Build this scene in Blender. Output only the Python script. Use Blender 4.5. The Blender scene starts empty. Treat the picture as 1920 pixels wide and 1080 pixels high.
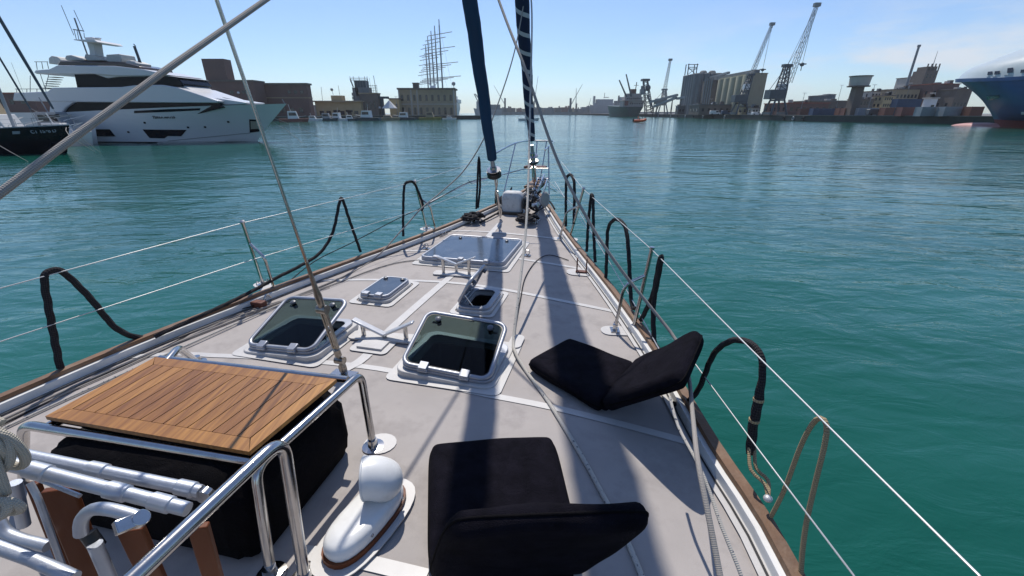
import bpy, bmesh, math, random
from mathutils import Vector, Matrix, geometry
random.seed(7)
scn = bpy.context.scene
COL = scn.collection
rad = math.radians
V = Vector

# ------------------------------------------------------------ camera, sky, sun, exposure
FPX = 800.0                                   # focal length in photo pixels (1920 wide)
TH = math.atan(328 / FPX)                     # pitch below the horizon
CAMZ = 3.0
cam_d = bpy.data.cameras.new('camera')
cam_d.sensor_width = 36.0
cam_d.lens = FPX / 1920 * 36.0
cam_d.clip_start = 0.05
cam_d.clip_end = 20000
cam = bpy.data.objects.new('camera', cam_d)
COL.objects.link(cam)
cam.location = (0, 0, CAMZ)
cam.rotation_euler = (math.pi / 2 - TH, 0, 0)
scn.camera = cam

SUN_AZ, SUN_EL = rad(-9), rad(57)             # azimuth from +Y (clockwise), elevation
sun_dir = V((math.sin(SUN_AZ) * math.cos(SUN_EL), math.cos(SUN_AZ) * math.cos(SUN_EL), math.sin(SUN_EL)))
world = bpy.data.worlds.new('World')
scn.world = world
world.use_nodes = True
wn, wl = world.node_tree.nodes, world.node_tree.links
bg = wn['Background']
sky = wn.new('ShaderNodeTexSky')
sky.sky_type = 'NISHITA'
sky.sun_disc = False
sky.sun_elevation = SUN_EL
sky.sun_rotation = SUN_AZ
sky.air_density = 1.0
sky.dust_density = 0.2
sky.ozone_density = 3.0
bg.inputs['Strength'].default_value = 0.125
# thin clouds low over the horizon
tc = wn.new('ShaderNodeTexCoord')
mp = wn.new('ShaderNodeMapping'); mp.inputs['Scale'].default_value = (1.0, 1.0, 3.4)
nz = wn.new('ShaderNodeTexNoise'); nz.inputs['Scale'].default_value = 5.2; nz.inputs['Detail'].default_value = 8; nz.inputs['Roughness'].default_value = 0.58
rp = wn.new('ShaderNodeValToRGB'); rp.color_ramp.elements[0].position = 0.45; rp.color_ramp.elements[1].position = 0.66
sep = wn.new('ShaderNodeSeparateXYZ')
b1 = wn.new('ShaderNodeMapRange'); b1.inputs['From Min'].default_value = 0.01; b1.inputs['From Max'].default_value = 0.05
b2 = wn.new('ShaderNodeMapRange'); b2.inputs['From Min'].default_value = 0.19; b2.inputs['From Max'].default_value = 0.09
b3 = wn.new('ShaderNodeMapRange'); b3.inputs['From Min'].default_value = 0.18; b3.inputs['From Max'].default_value = 0.62
b3.inputs['To Min'].default_value = 0.1
m1 = wn.new('ShaderNodeMath'); m1.operation = 'MULTIPLY'
m2 = wn.new('ShaderNodeMath'); m2.operation = 'MULTIPLY'
m3 = wn.new('ShaderNodeMath'); m3.operation = 'MULTIPLY'
m4 = wn.new('ShaderNodeMath'); m4.operation = 'MULTIPLY'; m4.inputs[1].default_value = 0.8
mx = wn.new('ShaderNodeMix'); mx.data_type = 'RGBA'
mx.inputs['B'].default_value = (5.9, 6.2, 6.7, 1)
wl.new(tc.outputs['Generated'], mp.inputs['Vector']); wl.new(mp.outputs[0], nz.inputs['Vector'])
wl.new(nz.outputs['Fac'], rp.inputs['Fac'])
wl.new(tc.outputs['Generated'], sep.inputs[0])
wl.new(sep.outputs['Z'], b1.inputs['Value']); wl.new(sep.outputs['Z'], b2.inputs['Value']); wl.new(sep.outputs['X'], b3.inputs['Value'])
wl.new(rp.outputs['Color'], m1.inputs[0]); wl.new(b1.outputs[0], m1.inputs[1])
wl.new(m1.outputs[0], m2.inputs[0]); wl.new(b2.outputs[0], m2.inputs[1])
wl.new(m2.outputs[0], m3.inputs[0]); wl.new(b3.outputs[0], m3.inputs[1])
wl.new(m3.outputs[0], m4.inputs[0])
wl.new(m4.outputs[0], mx.inputs['Factor'])
tz = wn.new('ShaderNodeValToRGB'); _e = tz.color_ramp.elements    # paler, bluer air near the horizon
_e[0].position = 0.0; _e[0].color = (0.66, 0.79, 0.99, 1); _e[1].position = 0.5; _e[1].color = (1.0, 0.985, 1.06, 1)
_k = tz.color_ramp.elements.new(0.05); _k.color = (0.77, 0.86, 1.02, 1)
_k = tz.color_ramp.elements.new(0.16); _k.color = (0.84, 0.89, 1.04, 1)
tm_ = wn.new('ShaderNodeMix'); tm_.data_type = 'RGBA'; tm_.blend_type = 'MULTIPLY'; tm_.inputs['Factor'].default_value = 1.0
wl.new(sep.outputs['Z'], tz.inputs['Fac']); wl.new(sky.outputs[0], tm_.inputs['A']); wl.new(tz.outputs['Color'], tm_.inputs['B'])
wl.new(tm_.outputs['Result'], mx.inputs['A'])
wl.new(mx.outputs['Result'], bg.inputs['Color'])

sl = bpy.data.lights.new('sun', 'SUN')
sl.energy = 4.2
sl.angle = rad(0.53)
sl.color = (1.0, 0.945, 0.87)
sun = bpy.data.objects.new('sun', sl)
COL.objects.link(sun)
sun.rotation_euler = sun_dir.to_track_quat('Z', 'Y').to_euler()
sun.location = (0, 0, 60)

vs = scn.view_settings
vs.view_transform = 'Standard'; vs.look = 'None'; vs.gamma = 1; vs.exposure = 0.05; vs.use_curve_mapping = False
scn.cycles.max_bounces = 8
scn.cycles.transparent_max_bounces = 16
scn.cycles.volume_max_steps = 64
scn.cycles.sample_clamp_indirect = 6

# ------------------------------------------------------------ where things stand
ST, CT = math.sin(TH), math.cos(TH)
def ray(x, y):
    v = y - 540
    return V((x - 960, FPX * CT - v * ST, -(FPX * ST + v * CT)))
def at_d(x, y, d):                 # along the view direction, d metres deep
    return V((0, 0, CAMZ)) + ray(x, y) * (d / FPX)
def at_y(x, y, Y):                 # on the plane Y metres ahead
    r = ray(x, y)
    return V((0, 0, CAMZ)) + r * (Y / r.y)
def at_z(x, y, z):
    r = ray(x, y)
    return V((0, 0, CAMZ)) + r * ((z - CAMZ) / r.z)
def water(x, y):
    return at_z(x, y, 0.0)
PSI = rad(14)                      # the yacht's heading
HD = V((math.sin(PSI), math.cos(PSI), 0)); PT = V((math.cos(PSI), -math.sin(PSI), 0))
def bf(s, t, z=0.0):               # boat frame -> world
    q = HD * s + PT * t
    return V((q.x, q.y, z))
def zd(x, y):
    s = x * HD.x + y * HD.y
    r = max(0.0, s - 4)
    return 1.4 + 0.011 * r * r
def onz(p, dz=0.0):
    return V((p[0], p[1], zd(p[0], p[1]) + dz))
def D(x, y, dz=0.0):               # a photo point on the deck, dz above it
    r = ray(x, y); z = 1.4; p = None
    for _ in range(25):
        t = (CAMZ - z - dz) / (-r.z); p = r * t; z = zd(p.x, p.y)
    return V((p.x, p.y, z + dz))

# ------------------------------------------------------------ mesh builder
class MB:
    def __init__(self):
        self.v = []; self.f = []; self.uv = {}
    def add(self, vs, fs, uvs=None):
        b = len(self.v)
        self.v += [V(p) for p in vs]
        for i, f in enumerate(fs):
            if uvs: self.uv[len(self.f)] = uvs[i]
            self.f.append(tuple(b + k for k in f))
        return self
    def obox(self, o, ax, ay, az):     # centre + three half-axis vectors
        o, ax, ay, az = V(o), V(ax), V(ay), V(az)
        vs = [o + ax * i + ay * j + az * k for k in (-1, 1) for j in (-1, 1) for i in (-1, 1)]
        fs = [(0, 2, 3, 1), (4, 5, 7, 6), (0, 1, 5, 4), (2, 6, 7, 3), (0, 4, 6, 2), (1, 3, 7, 5)]
        if ax.cross(ay).dot(az) < 0: fs = [f[::-1] for f in fs]
        return self.add(vs, fs)
    def box(self, x0, x1, y0, y1, z0, z1):
        return self.obox(((x0 + x1) / 2, (y0 + y1) / 2, (z0 + z1) / 2), ((x1 - x0) / 2, 0, 0), (0, (y1 - y0) / 2, 0), (0, 0, (z1 - z0) / 2))
    def bar(self, a, b, w, h, up=(0, 0, 1)):
        a, b = V(a), V(b); d = b - a
        s = d.cross(V(up))
        if s.length < 1e-6: s = d.cross(V((1, 0, 0)))
        s.normalize(); u = s.cross(d).normalized()
        return self.obox((a + b) / 2, d / 2, s * (w / 2), u * (h / 2))
    def tube(self, pts, r, n=8, closed=False, lobes=0, amp=0.25, pitch=0.1, caps=True):
        pts = [V(p) for p in pts]
        N = len(pts)
        R = r if isinstance(r, (list, tuple)) else [r] * N
        tang = []
        for i in range(N):
            a = pts[i - 1] if (i > 0 or closed) else pts[i]
            b = pts[(i + 1) % N] if (i < N - 1 or closed) else pts[i]
            t = (b - a)
            tang.append(t.normalized() if t.length > 1e-9 else V((0, 0, 1)))
        nrm = tang[0].orthogonal().normalized()
        vs = []; L = 0; Ls = []
        for i in range(N):
            if i: L += (pts[i] - pts[i - 1]).length
            Ls.append(L)
            t = tang[i]
            nrm = (nrm - t * nrm.dot(t))
            if nrm.length < 1e-6: nrm = t.orthogonal()
            nrm.normalize(); bn = t.cross(nrm)
            for k in range(n):
                a = 2 * math.pi * k / n
                rr = R[i]
                if lobes: rr *= 1 - amp + amp * abs(math.cos(lobes * 0.5 * (a + 2 * math.pi * L / pitch / lobes)))
                vs.append(pts[i] + (nrm * math.cos(a) + bn * math.sin(a)) * rr)
        fs = []; uvs = []
        M = N if closed else N - 1
        for i in range(M):
            j = (i + 1) % N
            for k in range(n):
                k2 = (k + 1) % n
                fs.append((i * n + k, i * n + k2, j * n + k2, j * n + k))
                uvs.append(((k / n, Ls[i]), ((k + 1) / n, Ls[i]), ((k + 1) / n, Ls[j]), (k / n, Ls[j])))
        if not closed and caps:
            fs.append(tuple(range(n - 1, -1, -1))); uvs.append([(0, 0)] * n)
            fs.append(tuple((N - 1) * n + k for k in range(n))); uvs.append([(0, 0)] * n)
        return self.add(vs, fs, uvs)
    def prism(self, pts, off, cap=True):   # planar outline pushed along a vector
        pts = [V(p) for p in pts]; off = V(off); n = len(pts)
        nn = V((0, 0, 0))
        for i in range(n): nn += pts[i].cross(pts[(i + 1) % n])
        if nn.dot(off) > 0: pts = pts[::-1]
        vs = pts + [p + off for p in pts]
        fs = [tuple(range(n)), tuple(range(2 * n - 1, n - 1, -1))] if cap else []
        fs += [(i, i + n, (i + 1) % n + n, (i + 1) % n) for i in range(n)]
        return self.add(vs, fs)
    def loft(self, rings, close=True, caps=True):
        n = len(rings[0]); vs = [p for r in rings for p in r]; fs = []
        for i in range(len(rings) - 1):
            for k in range(n if close else n - 1):
                k2 = (k + 1) % n
                fs.append((i * n + k, i * n + k2, (i + 1) * n + k2, (i + 1) * n + k))
        if caps and close:
            fs.append(tuple(range(n - 1, -1, -1))); fs.append(tuple((len(rings) - 1) * n + k for k in range(n)))
        return self.add(vs, fs)
    def lathe(self, prof, o, axis=(0, 0, 1), n=16):   # prof: (radius, height)
        o = V(o); az = V(axis).normalized(); ax = az.orthogonal().normalized(); ay = az.cross(ax)
        rings = [[o + az * h + (ax * math.cos(2 * math.pi * k / n) + ay * math.sin(2 * math.pi * k / n)) * r for k in range(n)] for r, h in prof]
        return self.loft(rings)
    def ball(self, o, rx, ry=None, rz=None, n=12, m=8):
        ry = ry or rx; rz = rz or rx; o = V(o)
        rings = []
        for i in range(m + 1):
            a = -math.pi / 2 + math.pi * (i + 0.02 * (i == 0) - 0.02 * (i == m)) / m
            rings.append([o + V((rx * math.cos(a) * math.cos(2 * math.pi * k / n), ry * math.cos(a) * math.sin(2 * math.pi * k / n), rz * math.sin(a))) for k in range(n)])
        return self.loft(rings)
    def ribbon(self, L, R, up=(0, 0, 0)):   # sheet between two point lists
        vs = list(L) + list(R); n = len(L)
        return self.add(vs, [(i, i + n, i + n + 1, i + 1) for i in range(n - 1)])

def link(name, mb, mat, parent=None, root=None, smooth=35, bevel=0, bseg=2, recalc=True):
    me = bpy.data.meshes.new(name)
    inv = root.matrix_basis.inverted() if root is not None else Matrix.Identity(4)
    me.from_pydata([inv @ p for p in mb.v], [], mb.f)
    if mb.uv:
        ul = me.uv_layers.new(name='UVMap')
        for pi, poly in enumerate(me.polygons):
            u = mb.uv.get(pi)
            if u:
                for k, li in enumerate(poly.loop_indices): ul.data[li].uv = u[k]
    if recalc:
        bm = bmesh.new(); bm.from_mesh(me)
        bmesh.ops.recalc_face_normals(bm, faces=bm.faces)
        bm.to_mesh(me); bm.free()
    if smooth:
        me.polygons.foreach_set('use_smooth', [True] * len(me.polygons))
        me.set_sharp_from_angle(angle=rad(smooth))
    for m in (mat if isinstance(mat, (list, tuple)) else [mat]): me.materials.append(m)
    o = bpy.data.objects.new(name, me)
    COL.objects.link(o)
    if parent is not None: o.parent = parent
    if bevel:
        b = o.modifiers.new('bevel', 'BEVEL'); b.width = bevel; b.segments = bseg; b.limit_method = 'ANGLE'; b.angle_limit = rad(40)
    return o

def thing(name, label, cat, loc, group=None, rz=0.0):
    o = bpy.data.objects.new(name, None)
    o.empty_display_size = 0.2
    COL.objects.link(o)
    o.location = loc; o.rotation_euler = (0, 0, rz)
    o.matrix_basis = Matrix.Translation(V(loc)) @ Matrix.Rotation(rz, 4, 'Z')
    o['label'] = label; o['category'] = cat
    if group: o['group'] = group
    return o
def part(name, mb, mat, root, parent=None, **k):
    return link(name, mb, mat, parent or root, root, **k)
def solo(name, mb, mat, label, cat, group=None, **k):
    c = sum(mb.v, V((0, 0, 0))) / len(mb.v)
    zmin = min(p.z for p in mb.v)
    class _R: matrix_basis = Matrix.Translation(V((c.x, c.y, zmin)))
    o = link(name, mb, mat, None, _R, **k)
    o.location = (c.x, c.y, zmin)
    o['label'] = label; o['category'] = cat
    if group: o['group'] = group
    return o
def struct(name, mb, mat, kind='structure', **k):
    o = link(name, mb, mat, **k); o['kind'] = kind
    return o
def copy_tree(o, parent=None):
    c = o.copy(); COL.objects.link(c)
    if parent is not None: c.parent = parent
    for ch in list(o.children): copy_tree(ch, c)
    return c
def place(o, loc, rz=0.0, label=None):
    o.location = loc; o.rotation_euler = (0, 0, rz)
    if label: o['label'] = label
    return o

def spline(pts, step=0.05, closed=False):     # Catmull-Rom through the points
    pts = [V(p) for p in pts]; n = len(pts); out = []
    segs = n if closed else n - 1
    for i in range(segs):
        if closed: a, b, c, d = pts[(i - 1) % n], pts[i], pts[(i + 1) % n], pts[(i + 2) % n]
        else: a, b, c, d = pts[max(0, i - 1)], pts[i], pts[i + 1], pts[min(n - 1, i + 2)]
        k = max(2, int((c - b).length / step))
        for j in range(k):
            t = j / k
            out.append(0.5 * ((2 * b) + (c - a) * t + (2 * a - 5 * b + 4 * c - d) * t * t + (3 * b - a - 3 * c + d) * t ** 3))
    if not closed: out.append(pts[-1])
    return out
def bend(pts, r=0.06, n=5):        # polyline with rounded corners
    pts = [V(p) for p in pts]; out = [pts[0]]
    for i in range(1, len(pts) - 1):
        a, b, c = pts[i - 1], pts[i], pts[i + 1]
        u = (a - b); w = (c - b); rr = min(r, u.length * 0.45, w.length * 0.45)
        p = b + u.normalized() * rr; q = b + w.normalized() * rr
        for k in range(n + 1):
            t = k / n
            out.append(p * (1 - t) ** 2 + b * 2 * t * (1 - t) + q * t * t)
    out.append(pts[-1]); return out
def rrect(w, h, r, n=5):           # rounded rectangle outline, centred
    o = []
    for cx, cy, a0 in ((w / 2 - r, h / 2 - r, 0), (-w / 2 + r, h / 2 - r, 90), (-w / 2 + r, -h / 2 + r, 180), (w / 2 - r, -h / 2 + r, 270)):
        for k in range(n + 1):
            a = rad(a0 + 90 * k / n); o.append((cx + r * math.cos(a), cy + r * math.sin(a)))
    return o

# ------------------------------------------------------------ materials
def mat(name, col, rough=0.5, metal=0.0, var=0.12, scale=6.0, bump=0.0, bscale=40.0, col2=None, spec=0.5, coat=0.0, sheen=0.0, dirt=None, coord='Object', stretch=None):
    m = bpy.data.materials.new(name); m.use_nodes = True
    n, l = m.node_tree.nodes, m.node_tree.links
    p = n['Principled BSDF']
    p.inputs['Roughness'].default_value = rough; p.inputs['Metallic'].default_value = metal
    p.inputs['Specular IOR Level'].default_value = spec
    p.inputs['Coat Weight'].default_value = coat
    if sheen: p.inputs['Sheen Weight'].default_value = sheen
    t = n.new('ShaderNodeTexCoord'); src = t.outputs[coord]
    if stretch:
        mpp = n.new('ShaderNodeMapping'); mpp.inputs['Scale'].default_value = stretch
        l.new(src, mpp.inputs['Vector']); src = mpp.outputs[0]
    nt = n.new('ShaderNodeTexNoise'); nt.inputs['Scale'].default_value = scale; nt.inputs['Detail'].default_value = 6; nt.inputs['Roughness'].default_value = 0.6
    l.new(src, nt.inputs['Vector'])
    r = n.new('ShaderNodeValToRGB')
    c = V(col[:3]); c2 = V(col2) if col2 else c * (1 - var)
    c1 = c if col2 else c * (1 + var)
    r.color_ramp.elements[0].position = 0.3; r.color_ramp.elements[1].position = 0.7
    r.color_ramp.elements[0].color = (*[min(1, x) for x in c2], 1); r.color_ramp.elements[1].color = (*[min(1, x) for x in c1], 1)
    l.new(nt.outputs['Fac'], r.inputs['Fac'])
    out = r.outputs['Color']
    if dirt:                        # (colour, scale, amount)
        n2 = n.new('ShaderNodeTexNoise'); n2.inputs['Scale'].default_value = dirt[1]; n2.inputs['Detail'].default_value = 9; n2.inputs['Roughness'].default_value = 0.65
        l.new(src, n2.inputs['Vector'])
        r2 = n.new('ShaderNodeMapRange'); r2.inputs['From Min'].default_value = 0.5; r2.inputs['From Max'].default_value = 0.75; r2.inputs['To Max'].default_value = dirt[2]
        l.new(n2.outputs['Fac'], r2.inputs['Value'])
        mm = n.new('ShaderNodeMix'); mm.data_type = 'RGBA'; mm.inputs['B'].default_value = (*dirt[0], 1)
        l.new(r2.outputs[0], mm.inputs['Factor']); l.new(out, mm.inputs['A']); out = mm.outputs['Result']
    l.new(out, p.inputs['Base Color'])
    rr = n.new('ShaderNodeMapRange'); rr.inputs['To Min'].default_value = max(0.02, rough * 0.8); rr.inputs['To Max'].default_value = min(1, rough * 1.2)
    l.new(nt.outputs['Fac'], rr.inputs['Value']); l.new(rr.outputs[0], p.inputs['Roughness'])
    if bump:
        nb = n.new('ShaderNodeTexNoise'); nb.inputs['Scale'].default_value = bscale; nb.inputs['Detail'].default_value = 5
        l.new(src, nb.inputs['Vector'])
        b = n.new('ShaderNodeBump'); b.inputs['Strength'].default_value = bump; b.inputs['Distance'].default_value = 0.01
        l.new(nb.outputs['Fac'], b.inputs['Height']); l.new(b.outputs[0], p.inputs['Normal'])
    return m

def rope_mat(name, col, col2, freq=60, rough=0.85, fleck=None):
    m = bpy.data.materials.new(name); m.use_nodes = True
    n, l = m.node_tree.nodes, m.node_tree.links
    p = n['Principled BSDF']; p.inputs['Roughness'].default_value = rough; p.inputs['Specular IOR Level'].default_value = 0.25
    u = n.new('ShaderNodeUVMap'); s = n.new('ShaderNodeSeparateXYZ'); l.new(u.outputs[0], s.inputs[0])
    a = n.new('ShaderNodeMath'); a.operation = 'MULTIPLY'; a.inputs[1].default_value = freq; l.new(s.outputs['Y'], a.inputs[0])
    ux = n.new('ShaderNodeMath'); ux.operation = 'MULTIPLY'; ux.inputs[1].default_value = 6; l.new(s.outputs['X'], ux.inputs[0])
    sm = []
    for op in ('ADD', 'SUBTRACT'):
        q = n.new('ShaderNodeMath'); q.operation = op; l.new(a.outputs[0], q.inputs[0]); l.new(ux.outputs[0], q.inputs[1])
        w = n.new('ShaderNodeMath'); w.operation = 'MULTIPLY'; w.inputs[1].default_value = 2 * math.pi; l.new(q.outputs[0], w.inputs[0])
        c = n.new('ShaderNodeMath'); c.operation = 'SINE'; l.new(w.outputs[0], c.inputs[0]); sm.append(c)
    mu = n.new('ShaderNodeMath'); mu.operation = 'MULTIPLY'; l.new(sm[0].outputs[0], mu.inputs[0]); l.new(sm[1].outputs[0], mu.inputs[1])
    r = n.new('ShaderNodeMapRange'); r.inputs['From Min'].default_value = -1; r.inputs['From Max'].default_value = 0.6; l.new(mu.outputs[0], r.inputs['Value'])
    mm = n.new('ShaderNodeMix'); mm.data_type = 'RGBA'; mm.inputs['A'].default_value = (*col2, 1); mm.inputs['B'].default_value = (*col, 1)
    l.new(r.outputs[0], mm.inputs['Factor'])
    out = mm.outputs['Result']
    if fleck:
        f = n.new('ShaderNodeTexNoise'); f.inputs['Scale'].default_value = 55; tcx = n.new('ShaderNodeTexCoord'); l.new(tcx.outputs['Object'], f.inputs['Vector'])
        g = n.new('ShaderNodeMath'); g.operation = 'GREATER_THAN'; g.inputs[1].default_value = 0.66; l.new(f.outputs['Fac'], g.inputs[0])
        m2_ = n.new('ShaderNodeMix'); m2_.data_type = 'RGBA'; m2_.inputs['B'].default_value = (*fleck, 1)
        l.new(g.outputs[0], m2_.inputs['Factor']); l.new(out, m2_.inputs['A']); out = m2_.outputs['Result']
    l.new(out, p.inputs['Base Color'])
    b = n.new('ShaderNodeBump'); b.inputs['Strength'].default_value = 0.6; b.inputs['Distance'].default_value = 0.003
    l.new(mu.outputs[0], b.inputs['Height']); l.new(b.outputs[0], p.inputs['Normal'])
    return m

M = {}
def crease(m, scale=13, dist=.02, strength=.6):      # broad soft creases under the fine weave
    n, l = m.node_tree.nodes, m.node_tree.links; p = n['Principled BSDF']
    old = p.inputs['Normal'].links[0].from_node
    t = n.new('ShaderNodeTexCoord'); a = n.new('ShaderNodeTexNoise'); a.inputs['Scale'].default_value = scale; a.inputs['Detail'].default_value = 4; a.inputs['Distortion'].default_value = 1.2
    l.new(t.outputs['Object'], a.inputs['Vector']); b = n.new('ShaderNodeBump'); b.inputs['Strength'].default_value = strength; b.inputs['Distance'].default_value = dist
    l.new(a.outputs['Fac'], b.inputs['Height']); l.new(b.outputs[0], old.inputs['Normal'])
M['grp'] = mat('deck_white', (0.52, 0.505, 0.485), 0.45, var=0.05, dirt=((0.42, 0.40, 0.37), 7, 0.5))
M['white'] = mat('white_gelcoat', (0.72, 0.72, 0.70), 0.3, var=0.04, dirt=((0.45, 0.42, 0.38), 9, 0.35))
M['steel'] = mat('stainless_steel', (0.50, 0.49, 0.48), 0.2, 1.0, var=0.06, scale=12, bump=0.02, bscale=70, dirt=((0.35, 0.3, 0.25), 14, 0.5))
M['alu'] = mat('aluminium_tube', (0.42, 0.45, 0.50), 0.45, 0.7, var=0.06, scale=20, dirt=((0.42, 0.42, 0.43), 25, 0.6), bump=0.05, bscale=120)
M['ring'] = mat('anodised_hatch_frame', (0.36, 0.375, 0.41), 0.46, 0.7, var=0.05)
M['plas'] = mat('grey_plastic', (0.10, 0.11, 0.13), 0.4)
M['black'] = mat('black_plastic', (0.012, 0.012, 0.013), 0.45)
M['teakcap'] = mat('weathered_teak', (0.15, 0.078, 0.038), 0.6, var=0.3, scale=5, bump=0.2, bscale=60, dirt=((0.26, 0.19, 0.13), 6, 0.7))
M['varnish'] = mat('varnished_teak', (0.135, 0.036, 0.009), 0.5, var=0.35, scale=3, coat=0.08, spec=.3, stretch=(1, 1, 0.25), bump=0.1, bscale=40)
M['fabric'] = mat('black_fabric', (0.0045, 0.004, 0.005), 0.98, var=0.3, scale=9, bump=0.5, bscale=230, sheen=0.0, spec=0.08)
M['terry'] = mat('navy_black_terry', (0.010, 0.009, 0.014), 1.0, var=0.45, scale=11, bump=1.0, bscale=330, spec=0.06)
crease(M['terry']); crease(M['fabric'], 5, .04)
M['canvas'] = mat('blue_sail_canvas', (0.003, 0.030, 0.078), 0.8, var=0.2, scale=3, bump=0.35, bscale=14, stretch=(1, 1, 0.3))
M['rust'] = mat('brown_paint', (0.12, 0.035, 0.02), 0.6, var=0.3)
M['wire'] = mat('lifeline_wire', (0.50, 0.51, 0.51), 0.4, 0.3, var=0.05)
M['dark'] = mat('cabin_dark', (0.02, 0.02, 0.022), 0.8)
M['glossyblack'] = mat('black_rubber', (0.015, 0.015, 0.015), 0.3)
R_GREY = rope_mat('grey_braided_rope', (0.42, 0.39, 0.35), (0.31, 0.28, 0.255), 100)
R_WHITE = rope_mat('white_braided_rope', (0.60, 0.57, 0.51), (0.46, 0.43, 0.38), 80, fleck=(0.12, 0.13, 0.16))
R_TAN = rope_mat('tan_braided_rope', (0.42, 0.33, 0.20), (0.22, 0.16, 0.09), 60)
R_CREAM = rope_mat('cream_braided_rope', (0.50, 0.46, 0.38), (0.40, 0.36, 0.29), 110)
R_DARK = rope_mat('black_rope', (0.035, 0.032, 0.034), (0.008, 0.008, 0.009), 40)
# ------------------------------------------------------------ water
def water_mat():
    m = bpy.data.materials.new('harbour_water'); m.use_nodes = True
    n, l = m.node_tree.nodes, m.node_tree.links
    p = n['Principled BSDF']
    p.inputs['IOR'].default_value = 1.33; p.inputs['Roughness'].default_value = 0.09
    g = n.new('ShaderNodeNewGeometry')
    def noise(sc, det, ro, stretch=(1, 1, 1), dist=0.0, rot=0.0):
        a = n.new('ShaderNodeMapping'); a.inputs['Scale'].default_value = stretch; a.inputs['Rotation'].default_value = (0, 0, rot)
        l.new(g.outputs['Position'], a.inputs['Vector'])
        b = n.new('ShaderNodeTexNoise'); b.inputs['Scale'].default_value = sc; b.inputs['Detail'].default_value = det; b.inputs['Roughness'].default_value = ro; b.inputs['Distortion'].default_value = dist
        l.new(a.outputs[0], b.inputs['Vector']); return b.outputs['Fac']
    patch = noise(0.045, 3, 0.5, (1, 2.2, 1), 0.6)      # calmer and rougher patches
    pr = n.new('ShaderNodeMapRange'); pr.inputs['From Min'].default_value = 0.35; pr.inputs['From Max'].default_value = 0.65; pr.inputs['To Min'].default_value = 0.35; pr.inputs['To Max'].default_value = 1.0
    l.new(patch, pr.inputs['Value'])
    # big swell, wavelets, ripples
    hs = [(noise(0.16, 2, 0.5, (0.6, 1.0, 1), 0.4, 0.2), 0.17), (noise(0.62, 3, 0.5, (0.55, 1.15, 1), 0.5, 0.15), 0.115), (noise(2.3, 4, 0.55, (0.6, 1.25, 1), 0.7, -0.1), 0.052)]
    acc = None
    for i, (h, k) in enumerate(hs):
        q = n.new('ShaderNodeMath'); q.operation = 'MULTIPLY'; q.inputs[1].default_value = k; l.new(h, q.inputs[0])
        if i == 2:
            q2 = n.new('ShaderNodeMath'); q2.operation = 'MULTIPLY'; l.new(q.outputs[0], q2.inputs[0]); l.new(pr.outputs[0], q2.inputs[1]); q = q2
        if acc is None: acc = q.outputs[0]
        else:
            s = n.new('ShaderNodeMath'); s.operation = 'ADD'; l.new(acc, s.inputs[0]); l.new(q.outputs[0], s.inputs[1]); acc = s.outputs[0]
    b = n.new('ShaderNodeBump'); b.inputs['Strength'].default_value = 1.0; b.inputs['Distance'].default_value = 1.0
    l.new(acc, b.inputs['Height']); l.new(b.outputs[0], p.inputs['Normal'])
    # body colour of the green harbour water, drifting a little
    r = n.new('ShaderNodeValToRGB')
    r.color_ramp.elements[0].position = 0.35; r.color_ramp.elements[0].color = (0.005, 0.074, 0.054, 1)
    r.color_ramp.elements[1].position = 0.7; r.color_ramp.elements[1].color = (0.011, 0.105, 0.081, 1)
    l.new(noise(0.12, 3, 0.5), r.inputs['Fac']); l.new(r.outputs[0], p.inputs['Base Color'])
    return m
wm = MB()
S_ = 9000
wm.add([(-S_, -S_, 0), (S_, -S_, 0), (S_, S_, 0), (-S_, S_, 0)], [(0, 1, 2, 3)])
struct('water', wm, water_mat(), smooth=0)
# ------------------------------------------------------------ the sailing yacht we stand on
RS = [(-6, .2), (-4, .75), (-2, .88), (0, .85), (1.24, .75), (1.86, .59), (2.6, .41), (3.4, .17), (4.17, -.09), (5.02, -.40), (5.91, -.72), (6.81, -1.03), (7.55, -1.31), (8.14, -1.56), (8.35, -1.66)]
LS = [(-6, -2.9), (-4, -3.3), (-2, -3.46), (0, -3.45), (1.27, -3.38), (2.05, -3.29), (3.02, -3.09), (3.9, -2.88), (4.64, -2.67), (5.38, -2.45), (6.14, -2.24), (6.94, -2.02), (7.6, -1.84), (8.1, -1.74), (8.35, -1.66)]
def st_line(L, step=0.15):
    return [p for p in spline([V((a, b, 0)) for a, b in L], step)]
RAIL = {1: st_line(RS), -1: st_line(LS)}
def railw(side, inset=0.0, dz=0.0):     # world polyline, inset towards the middle
    pts = []
    P = RAIL[side]
    for i, p in enumerate(P):
        a = P[max(0, i - 1)]; b = P[min(len(P) - 1, i + 1)]
        t = (b - a).normalized(); nrm = V((-t.y, t.x, 0)) * 1.0
        # inward means towards t = -1.66
        if (nrm.y > 0) == (side > 0): nrm = -nrm
        q = p + nrm * inset
        if side > 0: q.y = max(q.y, -1.66)
        else: q.y = min(q.y, -1.66)
        w = bf(q.x, q.y)
        pts.append(V((w.x, w.y, zd(w.x, w.y) + dz)))
    return pts
def S(x, y, side, out=0.0):              # a photo point on the upright surface over the rail
    r = ray(x, y); P = railw(side, -out)
    best = None
    for i in range(len(P) - 1):
        a, b = P[i], P[i + 1]
        ex, ey = b.x - a.x, b.y - a.y
        det = r.x * (-ey) - r.y * (-ex)
        if abs(det) < 1e-9: continue
        t = (a.x * (-ey) - a.y * (-ex)) / det
        u = (r.x * a.y - r.y * a.x) / det
        if -0.02 <= u <= 1.02 and t > 0:
            if best is None or t < best: best = t
    if best is None: raise RuntimeError('no rail hit %s' % ((x, y),))
    return V((0, 0, CAMZ)) + r * best

YT = thing('sailing_yacht', 'white yacht with grey non-slip deck under the camera, pointing out of the harbour', 'sailing yacht', (0, 0, 0), rz=-PSI)
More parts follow.
